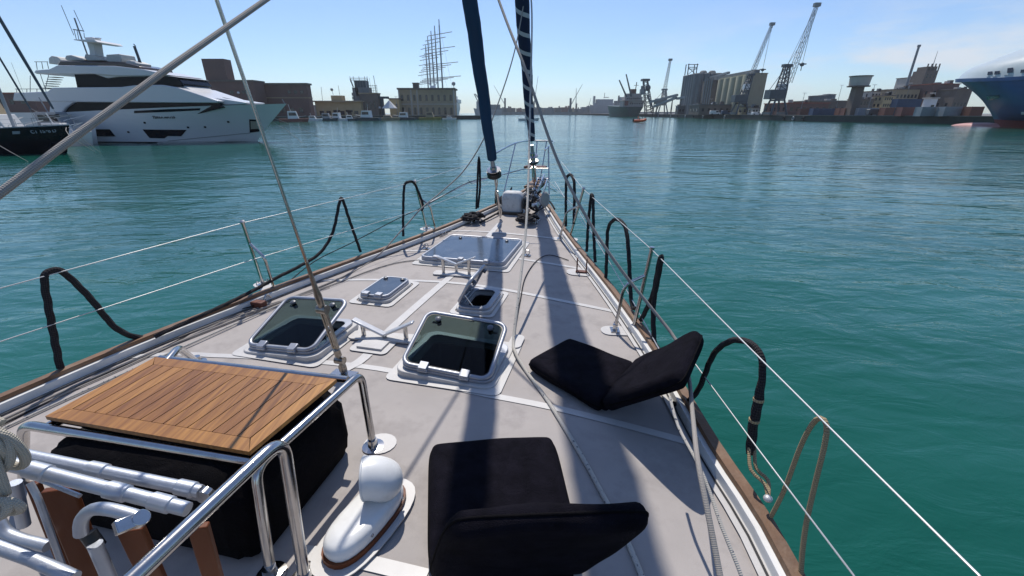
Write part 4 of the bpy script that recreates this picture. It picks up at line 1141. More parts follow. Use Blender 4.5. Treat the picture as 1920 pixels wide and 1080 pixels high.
B['cblue'] = mat('container_blue', (.035, .065, .12), .6, var=.15, scale=.4)
B['cred'] = mat('container_red', (.20, .075, .06), .6, var=.15, scale=.4)
B['cbrown'] = mat('container_brown', (.17, .075, .05), .6, var=.15, scale=.4)
B['cgrey'] = mat('container_grey', (.26, .28, .30), .6, var=.1, scale=.4)
B['cwhite'] = mat('paint_white', (.66, .66, .65), .4, var=.05, scale=.6)
B['cgreen'] = mat('hull_green', (.012, .05, .045), .5, var=.2, scale=.4)
B['orange'] = mat('orange_rubber', (.55, .10, .03), .5, var=.1)
B['skin'] = mat('skin', (.35, .2, .14), .6)
B['tire'] = mat('tyre_rubber', (.02, .02, .02), .8)

def quay(name, edge, back, z):
    m = MB(); n_ = len(edge)
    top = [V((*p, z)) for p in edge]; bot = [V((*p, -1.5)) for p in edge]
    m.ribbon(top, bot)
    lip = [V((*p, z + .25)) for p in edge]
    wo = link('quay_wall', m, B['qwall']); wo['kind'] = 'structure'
    m = MB(); poly = [V((*p, z)) for p in edge] + [V((*p, z)) for p in back]
    m.add(poly, [tuple(range(len(poly)))]); struct(name, m, B['conc'], smooth=0)
    m = MB()
    for a, b in zip(edge, edge[1:]):
        m.bar(V((*a, z + .08)), V((*b, z + .08)), .6, .2)
    struct('quay_kerb', m, B['conc'], smooth=0)
LQ = [(-14.5, 262), (-14.5, 241), (-42, 238), (-75, 205), (-105, 168), (-160, 120), (-260, 80)]
quay('quay_ground', LQ, [(-500, 80), (-500, 600), (-60, 600), (-40, 300)], 1.7)
RQ = [(120, 520), (117, 398), (115.5, 206), (113, 174), (128, 134), (131, 100), (131, 20)]
quay('quay_ground', RQ, [(700, 20), (700, 900), (124, 900)], 2.1)

def pbox(name, px0, px1, ytop, Y, depth, m_, root, z0=1.7, yref=None, parent=None, bev=0):
    """box whose near face stands Y metres ahead, between two photo columns measured at its top"""
    a, b = at_y(px0, ytop if yref is None else yref, Y), at_y(px1, ytop if yref is None else yref, Y)
    zt = at_y(px0, ytop, Y).z
    m = MB(); m.box(a.x, b.x, Y, Y + depth, z0, zt)
    return part(name, m, m_, root, parent, smooth=0, bevel=bev), (a.x, b.x, zt)
def windows(root, parent, X0, X1, Y, z0, z1, n, ww, m_=None, name='window', side=False, arch=False):
    for i in range(n):
        c = X0 + (X1 - X0) * (i + .5) / n
        m = MB()
        if side: m.box(Y - .06, Y + .12, c - ww / 2, c + ww / 2, z0, z1)
        else: m.box(c - ww / 2, c + ww / 2, Y - .06, Y + .12, z0, z1)
        part(name, m, m_ or B['win'], root, parent, smooth=0)
def cornice(name, X0, X1, Y0, Y1, z, h, out, m_, root, parent=None):
    m = MB(); m.box(X0 - out, X1 + out, Y0 - out, Y1 + out, z, z + h); return part(name, m, m_, root, parent, smooth=0)

# ---- left shore
def T(name, label, cat, px, py, Y, z=1.7, group=None):
    p = at_y(px, py, Y); return thing(name, label, cat, V((p.x, Y, z)), group)
t = T('brown_building', 'boxy brown building with pale string course, right of the tower block', 'building', 527, 220, 200)
w_, (x0, x1, zt) = pbox('wall', 472, 574, 159, 200, 4, B['brown'], t)
cornice('roof', x0, x1, 200, 204, zt, .7, .5, B['brown2'], t, w_)
cornice('string_course', x0, x1, 200, 204, zt - 5.2, .35, .12, B['sand'], t, w_)
windows(t, w_, x0 + 14, x1 - 1, 200, zt - 3.4, zt - 2.2, 3, 1.3)
windows(t, w_, x0 + 2, x1 - 2, 200, 3.2, 5.0, 5, 1.6)
t = T('tower_block', 'brown block with a tall windowless tower rising behind the white motor yacht', 'building', 400, 215, 190)
w_, (x0, x1, zt) = pbox('wall', 345, 474, 153, 190, 8, B['brown'], t)
cornice('roof', x0, x1, 190, 198, zt, .6, .4, B['brown2'], t, w_)
pbox('tower', 377, 418, 110, 191, 5, B['brown'], t)
windows(t, w_, x0 + 6, x1 - 2, 190, zt - 4.5, zt - 3.2, 4, 1.6)
m = MB(); m.ball(at_y(447, 174, 189.6), .5); part('floodlight', m, B['cwhite'], t)
t = T('long_shed', 'long low brown building behind the moored boats at the far left', 'building', 60, 215, 175)
w_, (x0, x1, zt) = pbox('wall', -220, 60, 176, 150, 20, B['brown'], t)
cornice('roof', x0, x1, 150, 170, zt, .4, .3, B['roofr'], t, w_)
windows(t, w_, x0 + 2, x1 - 2, 150, zt - 3, zt - 1.6, 12, 1.4)
t = T('harbour_office', 'low yellow flat-roofed building with a rooftop box left of the control tower', 'building', 630, 215, 225)
w_, (x0, x1, zt) = pbox('wall', 590, 676, 191, 225, 8, B['yellow'], t)
cornice('roof', x0 - 1.5, x1, 224, 233, zt, .5, .8, B['sand'], t, w_)
pbox('rooftop_box', 620, 641, 179, 227, 4, B['yellow'], t, z0=zt + .5)
pbox('annex', 581, 590, 197, 224, 10, B['pale'], t)
windows(t, w_, x0 + 7, x1 - 3, 225, zt - 4.6, zt - 3.6, 2, 3.4)
windows(t, w_, x0 + 1, x1 - 1, 225, 2.2, 4.0, 6, 2)
for px, y0, y1 in ((602, 190, 163), (622, 178, 168), (634, 178, 160)):
    a, b = at_y(px + 3, y0, 230), at_y(px, y1, 230); m = MB(); m.tube([a, b], .10, 6)
    if px == 622: m.ball(b, .7)
    part('antenna', m, B['steelg'], t)
t = T('control_tower', 'harbour control tower with a railed glazed cab above a dark brown block', 'tower', 690, 215, 228)
w_, (x0, x1, zt) = pbox('wall', 673, 706, 176, 228, 6, B['brown2'], t)
cornice('parapet', x0, x1, 228, 234, zt, .5, .3, B['sand'], t, w_)
for r0 in ((zt - 6.5), (zt - 14)): windows(t, w_, x0 + 2, x1 - .5, 228, r0, r0 + 3, 3, 1.0)
s_, (a0, a1, _z) = pbox('shaft', 660, 672, 164, 229, 4, B['grey'], t)
for k in range(5):
    m = MB(); m.box(a0 - .5, a0 + .6, 228.8, 231, 4 + k * (_z - 6) / 5, 5.4 + k * (_z - 6) / 5); part('balcony', m, B['grey'], t, s_, smooth=0)
c_, (b0, b1, bz) = pbox('cab', 664, 685, 151, 229, 5, B['steelb'], t, z0=zt - 1)
m = MB()
for k in range(5): m.box(b0 + (b1 - b0) * k / 4 - .1, b0 + (b1 - b0) * k / 4 + .1, 228.9, 229.1, bz - 3.4, bz)
part('mullion', m, B['grey'], t, c_, smooth=0)
d_, (d0, d1, dz_) = pbox('terrace', 671, 691, 164, 228.5, 5, B['grey'], t, z0=zt)
m = MB()
for x in (b0 - 1.6, b0, (b0 + b1) / 2, b1, b1 + 1.2): m.tube([(x, 228.4, bz - .6), (x, 228.4, bz + 1.8)], .12, 6)
for zz in (bz + .2, bz + 1.0): m.bar((b0 - 1.8, 228.4, zz), (b1 + 1.4, 228.4, zz), .15, .2)
m.bar((b0 - 1.6, 228.4, bz + .6), (b0 - .6, 228.4, zt + 3), .4, .5); m.bar((b1 + 1.2, 228.4, bz + .6), (b1 + 1.0, 228.4, zt + 3), .3, .4)
part('railing', m, B['steelb'], t)
m = MB()
for k in range(5): x = d1 + .4 + (x1 - d1) * k / 4; m.tube([(x, 228.3, zt + .3), (x, 228.3, zt + 4.0)], .09, 5)
for zz in (zt + 1.4, zt + 2.6, zt + 3.7): m.bar((d1, 228.3, zz), (x1 + .3, 228.3, zz), .1, .12)
m.tube([(x1, 228.3, zt), (x1 - .6, 228.3, zt + 8)], .14, 6); m.tube([(d1 + 1, 228.3, zt), (d1 + 1, 228.3, zt + 7)], .07, 6)
part('railing', m, B['grey'], t)
t = T('white_awning', 'pair of white tent roofs on a dark mast between the tower and the sandy palazzo', 'awning', 718, 215, 232)
p = at_y(718, 208, 232)
for sx in (-1, 1):
    m = MB(); q = V((p.x + sx * 3.6, 232, 0)); z0 = 5.4
    m.add([q + V((-3, -3, z0)), q + V((3, -3, z0)), q + V((3, 3, z0)), q + V((-3, 3, z0)), q + V((0, 0, z0 + 3.6)), q + V((-3, -3, z0 - .3)), q + V((3, -3, z0 - .3)), q + V((3, 3, z0 - .3)), q + V((-3, 3, z0 - .3))], [(0, 1, 4), (1, 2, 4), (2, 3, 4), (3, 0, 4), (5, 6, 1, 0), (6, 7, 2, 1), (7, 8, 3, 2), (8, 5, 0, 3)])
    part('canopy', m, B['cwhite'], t, smooth=0)
m = MB(); m.box(p.x - .8, p.x + .8, 231.4, 232.6, 1.7, 10.4); m.box(p.x - 3.5, p.x + 3.5, 231, 233, 9.6, 10.6); part('mast', m, B['steelb'], t, smooth=0)
t = T('yellow_annex', 'small yellow building joined to the left end of the sandy palazzo', 'building', 737, 215, 240)
w_, (x0, x1, zt) = pbox('wall', 729, 748, 186, 240, 12, B['yellow'], t); cornice('roof', x0, x1, 240, 252, zt, .5, .4, B['brown2'], t, w_)
windows(t, w_, x0 + .5, x1 - .5, 240, zt - 4, zt - 2.2, 2, .9)
t = T('palazzo', 'two-storey sandy palazzo on the mole, with two rows of windows and a heavy cornice', 'building', 800, 215, 245)
w_, (x0, x1, zt) = pbox('wall', 747, 850, 168, 245, 12, B['sand'], t)
cornice('cornice', x0, x1, 245, 257, zt, .8, .7, B['brown2'], t, w_)
cornice('string_course', x0, x1, 245, 257, zt - 7.2, .45, .25, B['pale'], t, w_)
for z0_, z1_ in ((zt - 5.4, zt - 2.4), (2.3, 5.8)):
    for i in range(9):
        c = x0 + (x1 - x0) * (i + .5) / 9
        m = MB(); n8 = [(c + .62 * math.cos(a), z1_ - .6 + .6 * math.sin(a)) for a in [k * math.pi / 6 for k in range(7)]]
        m.prism([V((c - .62, 244.94, z0_)), V((c + .62, 244.94, z0_))] + [V((u, 244.94, w)) for u, w in n8], (0, .2, 0))
        wi_ = part('window', m, B['win'], t, w_, smooth=0)
m = MB(); m.box(x0 + 7.2, x0 + 10, 247, 250, zt + .8, zt + 3); m.box(x0 + 6.9, x0 + 10.3, 246.8, 250.2, zt + 3, zt + 3.4); part('chimney', m, B['brown2'], t, w_, smooth=0)
for i in (0, 2, 3, 9):
    c = x0 + (x1 - x0) * i / 9; m = MB(); m.box(c - .3, c + .3, 244.8, 245.3, 1.7, zt); part('pilaster', m, B['pale'], t, w_, smooth=0)

# ---- small craft
def small_boat(name, label, cat, p, L, heading, hull_m, cabin='cabin', group=None, top_m=None, beam=None, fb=None, hh=1.7):
    o = thing(name, label, cat, V((p.x, p.y, 0)), group)
    b = beam or L * .3; f = fb or L * .11
    hx = V((math.cos(heading), math.sin(heading), 0)); hy = V((-hx.y, hx.x, 0)); c = V((p.x, p.y, 0))
    top_m = top_m or B['cwhite']
    rings = []
    for i in range(11):
        s = i / 10; x = (s - .5) * L
        w = b / 2 * (1 if s < .5 else max(.02, 1 - ((s - .5) / .5) ** 2.3)); zt = f * (1 + .45 * max(0, s - .4) ** 1.5)
        xr = x + (.06 * L * max(0, s - .8) / .2)
        rings.append([c + hx * x + V((0, 0, -.35)), c + hx * x + hy * w * .8 + V((0, 0, 0)), c + hx * xr + hy * w + V((0, 0, zt)), c + hx * xr + V((0, 0, zt + .03)), c + hx * xr - hy * w + V((0, 0, zt)), c + hx * x - hy * w * .8])
    m = MB(); m.loft(rings); part('hull', m, hull_m, o, smooth=40)
    if cabin:
        z = f
        m = MB(); w = b * .36
        pts = [(-.18 * L, z), (.2 * L, z), (.13 * L, z + hh), (-.16 * L, z + hh)]
        m.prism([c + hx * x - hy * w + V((0, 0, zz)) for x, zz in pts], hy * (2 * w)); cb_ = part('cabin', m, top_m, o, smooth=0, bevel=.05)
        for sd in (-1, 1):
            m = MB(); pp = [(-.13 * L, z + hh * .42), (.14 * L, z + hh * .42), (.115 * L, z + hh * .82), (-.125 * L, z + hh * .82)]
            m.prism([c + hx * x + hy * (w + .01) * sd + V((0, 0, zz)) for x, zz in pp], hy * (.03 * sd)); part('window', m, B['win'], o, cb_, smooth=0)
        m = MB(); m.tube([c - hx * .05 * L + V((0, 0, z + hh)), c - hx * .1 * L + V((0, 0, z + hh * 1.9))], .05, 6); part('mast', m, top_m, o)
        m = MB(); m.tube([c + hx * L * .2 + hy * b * .3 + V((0, 0, f)), c + hx * L * .2 + hy * b * .3 + V((0, 0, f + .7)), c + hx * L * .46 + V((0, 0, f * 1.3 + .7)), c + hx * L * .2 - hy * b * .3 + V((0, 0, f + .7)), c + hx * L * .2 - hy * b * .3 + V((0, 0, f))], .035, 5); part('bow_rail', m, B['cwhite'], o)
    return o
GBT = 'small boats moored below the old quay buildings'
for px, Y, L, hm, hd_, lab, kw in (
    (550, 168, 9.5, B['cred'], .35, 'red-hulled workboat with a tall wheelhouse moored off the brown building', dict(hh=2.6)),
    (586, 186, 7, B['cwhite'], .2, 'small white open-backed boat below the annex of the yellow building', dict(hh=1.2)),
    (612, 190, 8.5, B['steelb'], .1, 'dark-hulled boat with grey wheelhouse below the yellow building', dict(hh=2.0, top_m=B['cgrey'])),
    (632, 192, 8.5, B['cwhite'], 2.9, 'white cabin boat pointing left, below the rooftop box', dict(hh=2.2)),
    (655, 193, 7, B['steelb'], .3, 'small dark boat left of the control tower', dict(hh=1.4)),
    (688, 194, 11.5, B['steelb'], 3.0, 'largest of the small cruisers, white cabin over a dark hull, below the control tower', dict(hh=2.7)),
    (727, 205, 10, B['sand'], .1, 'flat tan barge-like boat below the white tents', dict(hh=1.0, top_m=B['sand'])),
    (757, 212, 10.5, B['steelb'], 3.1, 'dark pilot-style boat moored under the left end of the palazzo', dict(hh=2.2)),
    (806, 216, 10, bm_('dull_yellow', (.25, .22, .06)), .05, 'dull yellow workboat moored under the middle of the palazzo', dict(hh=2.4, top_m=B['sand'])),
    (842, 222, 6.5, B['cwhite'], .1, 'little white boat moored under the right end of the palazzo', dict(hh=1.0))):
    small_boat('moored_boat', lab, 'boat', at_y(px, 222, Y), L, hd_, hm, group=GBT, **kw)
small_boat('motor_boat', 'white cabin motor boat under way, half hidden by the striped furled sail', 'boat', at_y(991, 225, 196), 8.6, .15, B['cwhite'], hh=2.0, top_m=B['cgrey'])
# orange launch with two people
pc = water(1198, 229.3)
o = thing('inflatable_boat', 'orange-red inflatable launch speeding away across open water on the right', 'boat', V((pc.x, pc.y, 0)))
m = MB(); m.tube(spline([pc + V((-1.9, -.7, .45)), pc + V((.6, -.8, .5)), pc + V((1.9, -.35, .75)), pc + V((2.2, 0, .85)), pc + V((1.9, .35, .75)), pc + V((.6, .8, .5)), pc + V((-1.9, .7, .45))], .3), .42, 10); part('tube', m, B['orange'], o, smooth=60)
m = MB(); m.box(pc.x - 1.8, pc.x + 1.3, pc.y - .6, pc.y + .6, .1, .45); part('floor', m, B['steelb'], o, smooth=0)
m = MB(); m.obox(pc + V((.1, 0, .9)), (.25, 0, 0), (0, .3, 0), (0, 0, .45)); part('console', m, B['steelb'], o, bevel=.05)
m = MB(); m.obox(pc + V((-2.0, 0, .75)), (.22, 0, 0), (0, .22, 0), (0, 0, .5)); part('outboard', m, B['tire'], o, bevel=.06)
def little_person(p, mtl, label, lean=0.0):
    o = thing('person', label, 'person', p)
    m = MB(); f = V((lean, 0, 0))
    for sy in (-.11, .11): m.tube([p + V((0, sy, 0)), p + V((.02, sy, .42)), p + V((0, sy * .8, .85))], [.055, .065, .09], 8)
    m.loft([[p + f * (z - .8) + V((math.cos(a) * rx, math.sin(a) * ry, z)) for a in [k * math.pi / 5 for k in range(10)]] for z, rx, ry in ((.80, .11, .16), (1.05, .11, .16), (1.3, .13, .21), (1.42, .10, .17), (1.47, .05, .06), (1.53, .05, .05))])
    for sy in (-1, 1): m.tube([p + f * .5 + V((0, .2 * sy, 1.38)), p + f * .5 + V((.08, .24 * sy, 1.12)), p + f * .5 + V((.3, .16 * sy, 1.05))], [.055, .045, .035], 8)
    m.ball(p + f * .75 + V((.01, 0, 1.64)), .085, .075, .115)
    part('body', m, mtl, o, smooth=80)
    h = MB(); h.ball(p + f * .75 + V((-.012, 0, 1.68)), .09, .085, .10); part('hair', h, B['tire'], o)
little_person(pc + V((-.45, .12, .45)), B['orange'], 'person in an orange jacket standing at the console of the launch', .15)
little_person(pc + V((.9, -.1, .3)), B['steelb'], 'person in dark clothes in the bow of the launch', .1)

# ---- five-masted sailing cruise ship beyond the palazzo
t = T('tall_ship', 'five-masted white sailing cruise ship berthed behind the palazzo', 'ship', 850, 214, 320, 0)
xs = at_y(858, 205, 320).x
rings = []
for i in range(9):
    y = 316 + i * 18; w = (5.2, 8.4, 10, 10, 10, 10, 9, 6, 1)[i]; off = -xs / 316 * 0
    cx = xs - 4.5 - i * 2.6; w *= .8
    rings.append([V((cx - w * .75, y, -1)), V((cx + w * .75, y, -1)), V((cx + w, y, 6 + .1 * i)), V((cx + w * .98, y, 9.5)), V((cx - w * .98, y, 9.5)), V((cx - w, y, 6))])
m = MB(); m.loft(rings); hu = part('hull', m, B['cwhite'], t, smooth=50)
m = MB()
for k in range(2):
    c = xs - 5.5 - k * .5; m.box(c - 6 + k, c + 5.5 - k * 2, 324 + k * 5, 345, 9.5 + 2.4 * k, 11.9 + 2.4 * k)
part('superstructure', m, B['cwhite'], t, smooth=0)
m = MB(); m.box(xs - 7, xs - 1.4, 315.7, 315.9, 7.3, 8.4); m.box(xs - 9, xs - .6, 323.7, 323.95, 10.2, 11.2); part('window_band', m, B['win'], t, hu, smooth=0)
m = MB(); q = at_y(811, 152, 330); m.tube([(q.x, 330, 18), (q.x, 330, q.z - 3)], [2.6, 1.8], 10); m.tube([(q.x, 330, q.z - 5), (q.x - 3.6, 330, q.z)], [.45, .2], 8); m.tube([(q.x, 330, q.z - 5), (q.x + 3.6, 330, q.z)], [.45, .2], 8); part('funnel', m, B['cwhite'], t)
for k, (bx_, yt, Yk, hw) in enumerate(((830, 36, 330, 13.5), (821.5, 48, 342, 12), (814.5, 58, 354, 11), (808, 68, 366, 10), (803, 85, 378, 9))):
    a = at_y(bx_, 165, Yk); b = at_y(bx_ - 6 + k * .8, yt, Yk); m = MB(); m.tube([V((a.x, Yk, 8)), V((a.x, Yk, (a.z + b.z) * .5)), V((a.x, Yk, b.z))], [.55, .5, .28], 8)
    ms = part('mast', m, B['steelg'], t)
    for j, fz in enumerate((.10, .32, .56, .78)):
        zc = 22 + (b.z - 22) * fz; hw_ = hw * (1 - .12 * j)
        m = MB(); m.tube([(a.x - hw_, Yk + 3, zc - .8), (a.x, Yk, zc), (a.x + hw_, Yk - 3, zc + .8)], .22, 6); part('yard', m, B['steelg'], t, ms)
    m = MB()
    for sx in (-1, 1): m.tube([(a.x, Yk, b.z * .97), (a.x + sx * 8, Yk - 4, 14)], .06, 4)
    part('shroud', m, B['steelg'], t, ms)
for (px, py, r) in ((850.5, 157, 1.3), (852, 167, .9)):
    q = at_y(px, py, 318); m = MB(); m.ball(q, r); m.tube([q, V((q.x, 318, 14))], .2, 6); part('radome', m, B['cgrey'], t)

# ---- far breakwater and its ships
FARY = 900
m = MB(); a, b = at_y(925, 210, FARY), at_y(1200, 210, FARY)
m.box(a.x, b.x + 200, FARY, FARY + 60, -2, 5.0); struct('breakwater', m, B['grey'], smooth=0)
rnd = random.Random(3); px = 935
cm = [B['grey'], B['brown2'], B['cbrown'], B['sand'], B['grey']]
while px < 1112:
    w = rnd.uniform(9, 22); yt = rnd.uniform(200.5, 204.5); p0, p1 = at_y(px, yt, FARY + 10), at_y(px + w * .95, yt, FARY + 10)
    m = MB(); m.box(p0.x, p1.x, FARY + 10, FARY + 35, 5.0, p0.z)
    for k in range(rnd.randint(1, 3)):
        u = rnd.uniform(.1, .8); m.box(p0.x + (p1.x - p0.x) * u, p0.x + (p1.x - p0.x) * (u + .15), FARY + 14, FARY + 25, p0.z, p0.z + rnd.uniform(.8, 3))
    far_labels = ['%s low port shed on the distant breakwater, %s' % (c, w_) for c, w_ in (('first grey', 'beside the furled blue sail'), ('dark brown', 'left of the striped sail'), ('rusty', 'behind the striped sail'), ('sandy', 'just right of the striped sail'), ('second grey', 'right of the striped sail'), ('third grey', 'left of the far paired cranes'), ('low brown', 'under the far dark crane'), ('long rusty', 'under the far slanting crane jib'), ('small sandy', 'right of the far cranes'), ('last grey', 'left of the pale ferry'), ('dim', 'against the pale ferry'), ('faint', 'ahead of the pale ferry'), ('faded', 'near the pale ferry'))]
    _i = globals().get('_fi', 0); globals()['_fi'] = _i + 1
    solo('port_shed', m, cm[_i % 5], far_labels[min(_i, 12)], 'building', 'sheds along the far breakwater', smooth=0)
    px += w
def ship(name, label, px0, px1, Y, hull_m, hz, bow_right, deck, up_m=None):
    a, b = at_y(px0, 210, Y), at_y(px1, 210, Y); L = b.x - a.x; t = thing(name, label, 'ship', V(((a.x + b.x) / 2, Y, 0)))
    rings = []; W = min(24, L * .25)
    for i in range(9):
        s = i / 8; q = s if bow_right else 1 - s; w = W / 2 * (1 if q < .75 else max(.03, 1 - ((q - .75) / .25) ** 2)); x = a.x + L * s
        rk = L * .03 * (max(0, q - .85) / .15) * (1 if bow_right else -1); zt = hz * (1 + .3 * max(0, q - .8) / .2)
        rings.append([V((x - rk, Y + W / 2 - w * .8, -1)), V((x - rk, Y + W / 2 + w * .8, -1)), V((x + rk, Y + W / 2 + w, zt)), V((x + rk, Y + W / 2 - w, zt))])
    m = MB(); m.loft(rings); part('hull', m, hull_m, t, smooth=40)
    for (p0, p1, yt, z0, nm, mm) in deck:
        c0, c1 = at_y(p0, yt, Y + 4), at_y(p1, yt, Y + 4); m = MB(); m.box(c0.x, c1.x, Y + 3, Y + W - 3, z0, c0.z); part(nm, m, mm, t, smooth=0, bevel=.4)
    return t
t = ship('container_ship', 'grey cargo ship with deck cranes at the tip of the far breakwater', 889, 940, 850, B['cgrey'], 9, False, [(893, 914, 190, 9, 'superstructure', B['cgrey']), (914, 938, 196, 8, 'cargo', B['grey'])])
for a_, b_ in (((896, 190), (889, 176)), ((902, 190), (891, 176))):
    m = MB(); m.tube([at_y(*a_, 855), at_y(*b_, 855)], .9, 6); part('derrick', m, B['steelg'], t)
t = ship('ferry', 'long pale ferry with stepped decks on the far breakwater', 1108, 1168, 880, B['cgrey'], 14, False, [(1113, 1163, 193, 14, 'lower_deck', B['cgrey']), (1118, 1150, 186, 20, 'upper_deck', B['cgrey']), (1133, 1142, 182, 30, 'bridge', B['cgrey']), (1113.5, 1116.5, 180, 20, 'funnel', B['steelg'])])
m = MB(); m.tube([at_y(1133, 184, 890), at_y(1134, 174, 890)], .5, 6); part('mast', m, B['steelg'], t)
t = ship('ferry', 'second ferry, darker and partly hidden behind the green-hulled cargo ship', 1146, 1196, 800, B['cgrey'], 13, False, [(1152, 1190, 189, 13, 'upper_deck', B['grey']), (1160, 1185, 182, 20, 'bridge_deck', B['cgrey']), (1160, 1162, 179, 22, 'funnel', B['steelb'])])
# cranes
def lattice(mb, a, b, w0, w1, r=.12, n=10, up=V((0, 0, 1))):
    a, b = V(a), V(b); d = (b - a).normalized(); s = d.cross(V((0, 1, 0)));
    if s.length < .1: s = d.orthogonal()
    s.normalize(); u = s.cross(d).normalized()
    def c(t, i, j): w = w0 + (w1 - w0) * t; return a.lerp(b, t) + s * (w * i / 2) + u * (w * j / 2)
    cs = [(-1, -1), (1, -1), (1, 1), (-1, 1)]
    for i, j in cs: mb.tube([c(0, i, j), c(1, i, j)], r, 4)
    for k in range(n):
        t0, t1 = k / n, (k + 1) / n
        for q in range(4):
            i, j = cs[q]; i2, j2 = cs[(q + 1) % 4]
            mb.tube([c(t0, i, j), c(t1, i2, j2)], r * .55, 3); mb.tube([c(t1, i, j), c(t1, i2, j2)], r * .5, 3)
def far_crane(lab, base, jib0, jib1, Y, r=.8, w=4, topy=None):
    a = at_y(*base, Y); t = thing('harbour_crane', lab, 'crane', V((a.x, Y, 5.0)), 'cranes on the far breakwater')
    q = at_y(jib0[0], jib0[1], Y); m = MB(); m.box(a.x - w / 2, a.x + w / 2, Y - w / 2, Y + w / 2, 5, q.z + (0 if topy is None else at_y(base[0], topy, Y).z - q.z)); part('tower', m, B['steelb'], t, smooth=0)
    m = MB(); m.box(a.x - w, a.x + w, Y - w, Y + w, 5, 10); part('base', m, B['steelb'], t, smooth=0)
    m = MB(); m.tube([q, at_y(*jib1, Y)], [r, r * .5], 4); part('jib', m, B['steelg'], t)
far_crane('far crane left of the striped sail, jib raised to the left', (947, 208), (946, 195), (926, 160), 870, .7, 3.2, 184)
far_crane('far dark crane with its jib sloping up to the right', (1069, 208), (1071, 196), (1092, 158), 870, .9, 3.5, 184)
far_crane('far slender grey mast-like crane right of the dark one', (1080, 208), (1080, 194), (1080.5, 165), 872, .9, 3)
far_crane('far crane mostly hidden behind the striped sail', (1001, 208), (1002, 190), (1009, 143), 872, .8, 3)
far_crane('smallest far crane, beside the pale ferry', (1103, 208), (1104, 198), (1108, 184), 872, .6, 2)

# ---- right shore: cargo ship, cranes, silos
Yc_ = 395
a = at_y(1160, 215, Yc_); b = at_y(1214, 215, Yc_)
t = thing('cargo_ship', 'green-hulled general cargo ship with raised derricks at the end of the right quay', 'ship', V(((a.x + b.x) / 2, Yc_, 0)))
rings = []
for i in range(10):
    s = i / 9; y = Yc_ + s * 75; w = (7.5, 9.5, 10.5, 11, 11, 11, 10, 8, 5, .6)[i]; cx = a.x + 13 - s * 4; fl = 1 - .35 * (i == 0)
    rings.append([V((cx - w * .55 * fl, y, -1)), V((cx + w * .55 * fl, y, -1)), V((cx + w, y, 8 + s * 2)), V((cx - w, y, 8 + s * 2))])
m = MB(); m.loft(rings); part('hull', m, B['cgreen'], t, smooth=40)
m = MB(); cx = a.x + 13; m.box(cx - 9, cx + 8.5, Yc_ + 4, Yc_ + 18, 8, 13); m.box(cx - 7.5, cx + 7.5, Yc_ + 5, Yc_ + 17, 13, 16); m.box(cx - 9.5, cx + 9.5, Yc_ + 3, Yc_ + 18.5, 12.8, 13.05); m.box(cx - 6, cx + 6.5, Yc_ + 6, Yc_ + 15, 16, 18.5); su = part('superstructure', m, bm_('dull_white_steel', (.36, .33, .31), dirt=((.22, .1, .07), .3, .8)), t, smooth=0)
windows(t, su, cx - 6, cx + 6, Yc_ + 5, 14, 15, 7, .8); windows(t, su, cx - 8, cx + 8, Yc_ + 4, 10, 11, 8, .8)
m = MB(); m.box(cx - 2.5, cx + 2, Yc_ + 7, Yc_ + 12, 18.5, 22); part('funnel', m, B['cbrown'], t, su, smooth=0)
m = MB(); m.box(cx - 8, cx - 4.5, Yc_ + 3.7, Yc_ + 5, 9, 13); part('lifeboat', m, B['cred'], t, smooth=0, bevel=.5)
for a_, b_ in (((1175, 182), (1161, 150)), ((1184, 182), (1174, 139))):
    m = MB(); m.tube([at_y(*a_, Yc_ + 6), at_y(*b_, Yc_ + 6)], [.75, .5], 8); part('derrick', m, B['steelb'], t)
m = MB(); m.tube([at_y(1191, 172, Yc_ + 8), at_y(1194, 154, Yc_ + 8)], .35, 6); q = at_y(1193, 160, Yc_ + 8); m.bar(q - V((2, 0, 0)), q + V((2, 0, 0)), .3, .3); part('mast', m, B['steelb'], t)
t = T('loading_tower', 'dark lattice loading tower rising just right of the green cargo ship', 'tower', 1214, 214, 388, 2.1)
m = MB(); lattice(m, at_y(1217, 213, 388), at_y(1210, 151, 388), 5.5, 3.0, .45, 8); m.obox(at_y(1210, 150, 388), (3, 0, 0), (0, 3, 0), (0, 0, .8)); m.ball(at_y(1215, 165, 387), 2.2, 2.2, 2.4)
part('frame', m, B['steelb'], t)
m = MB(); m.tube([at_y(1203, 178, 388), at_y(1204, 161, 388)], .9, 6); m.obox(at_y(1205, 172, 388), (2, 0, 0), (0, 2, 0), (0, 0, 2)); m.tube([at_y(1214, 178, 388), at_y(1222, 200, 386)], .9, 6); part('hopper', m, B['steelg'], t)

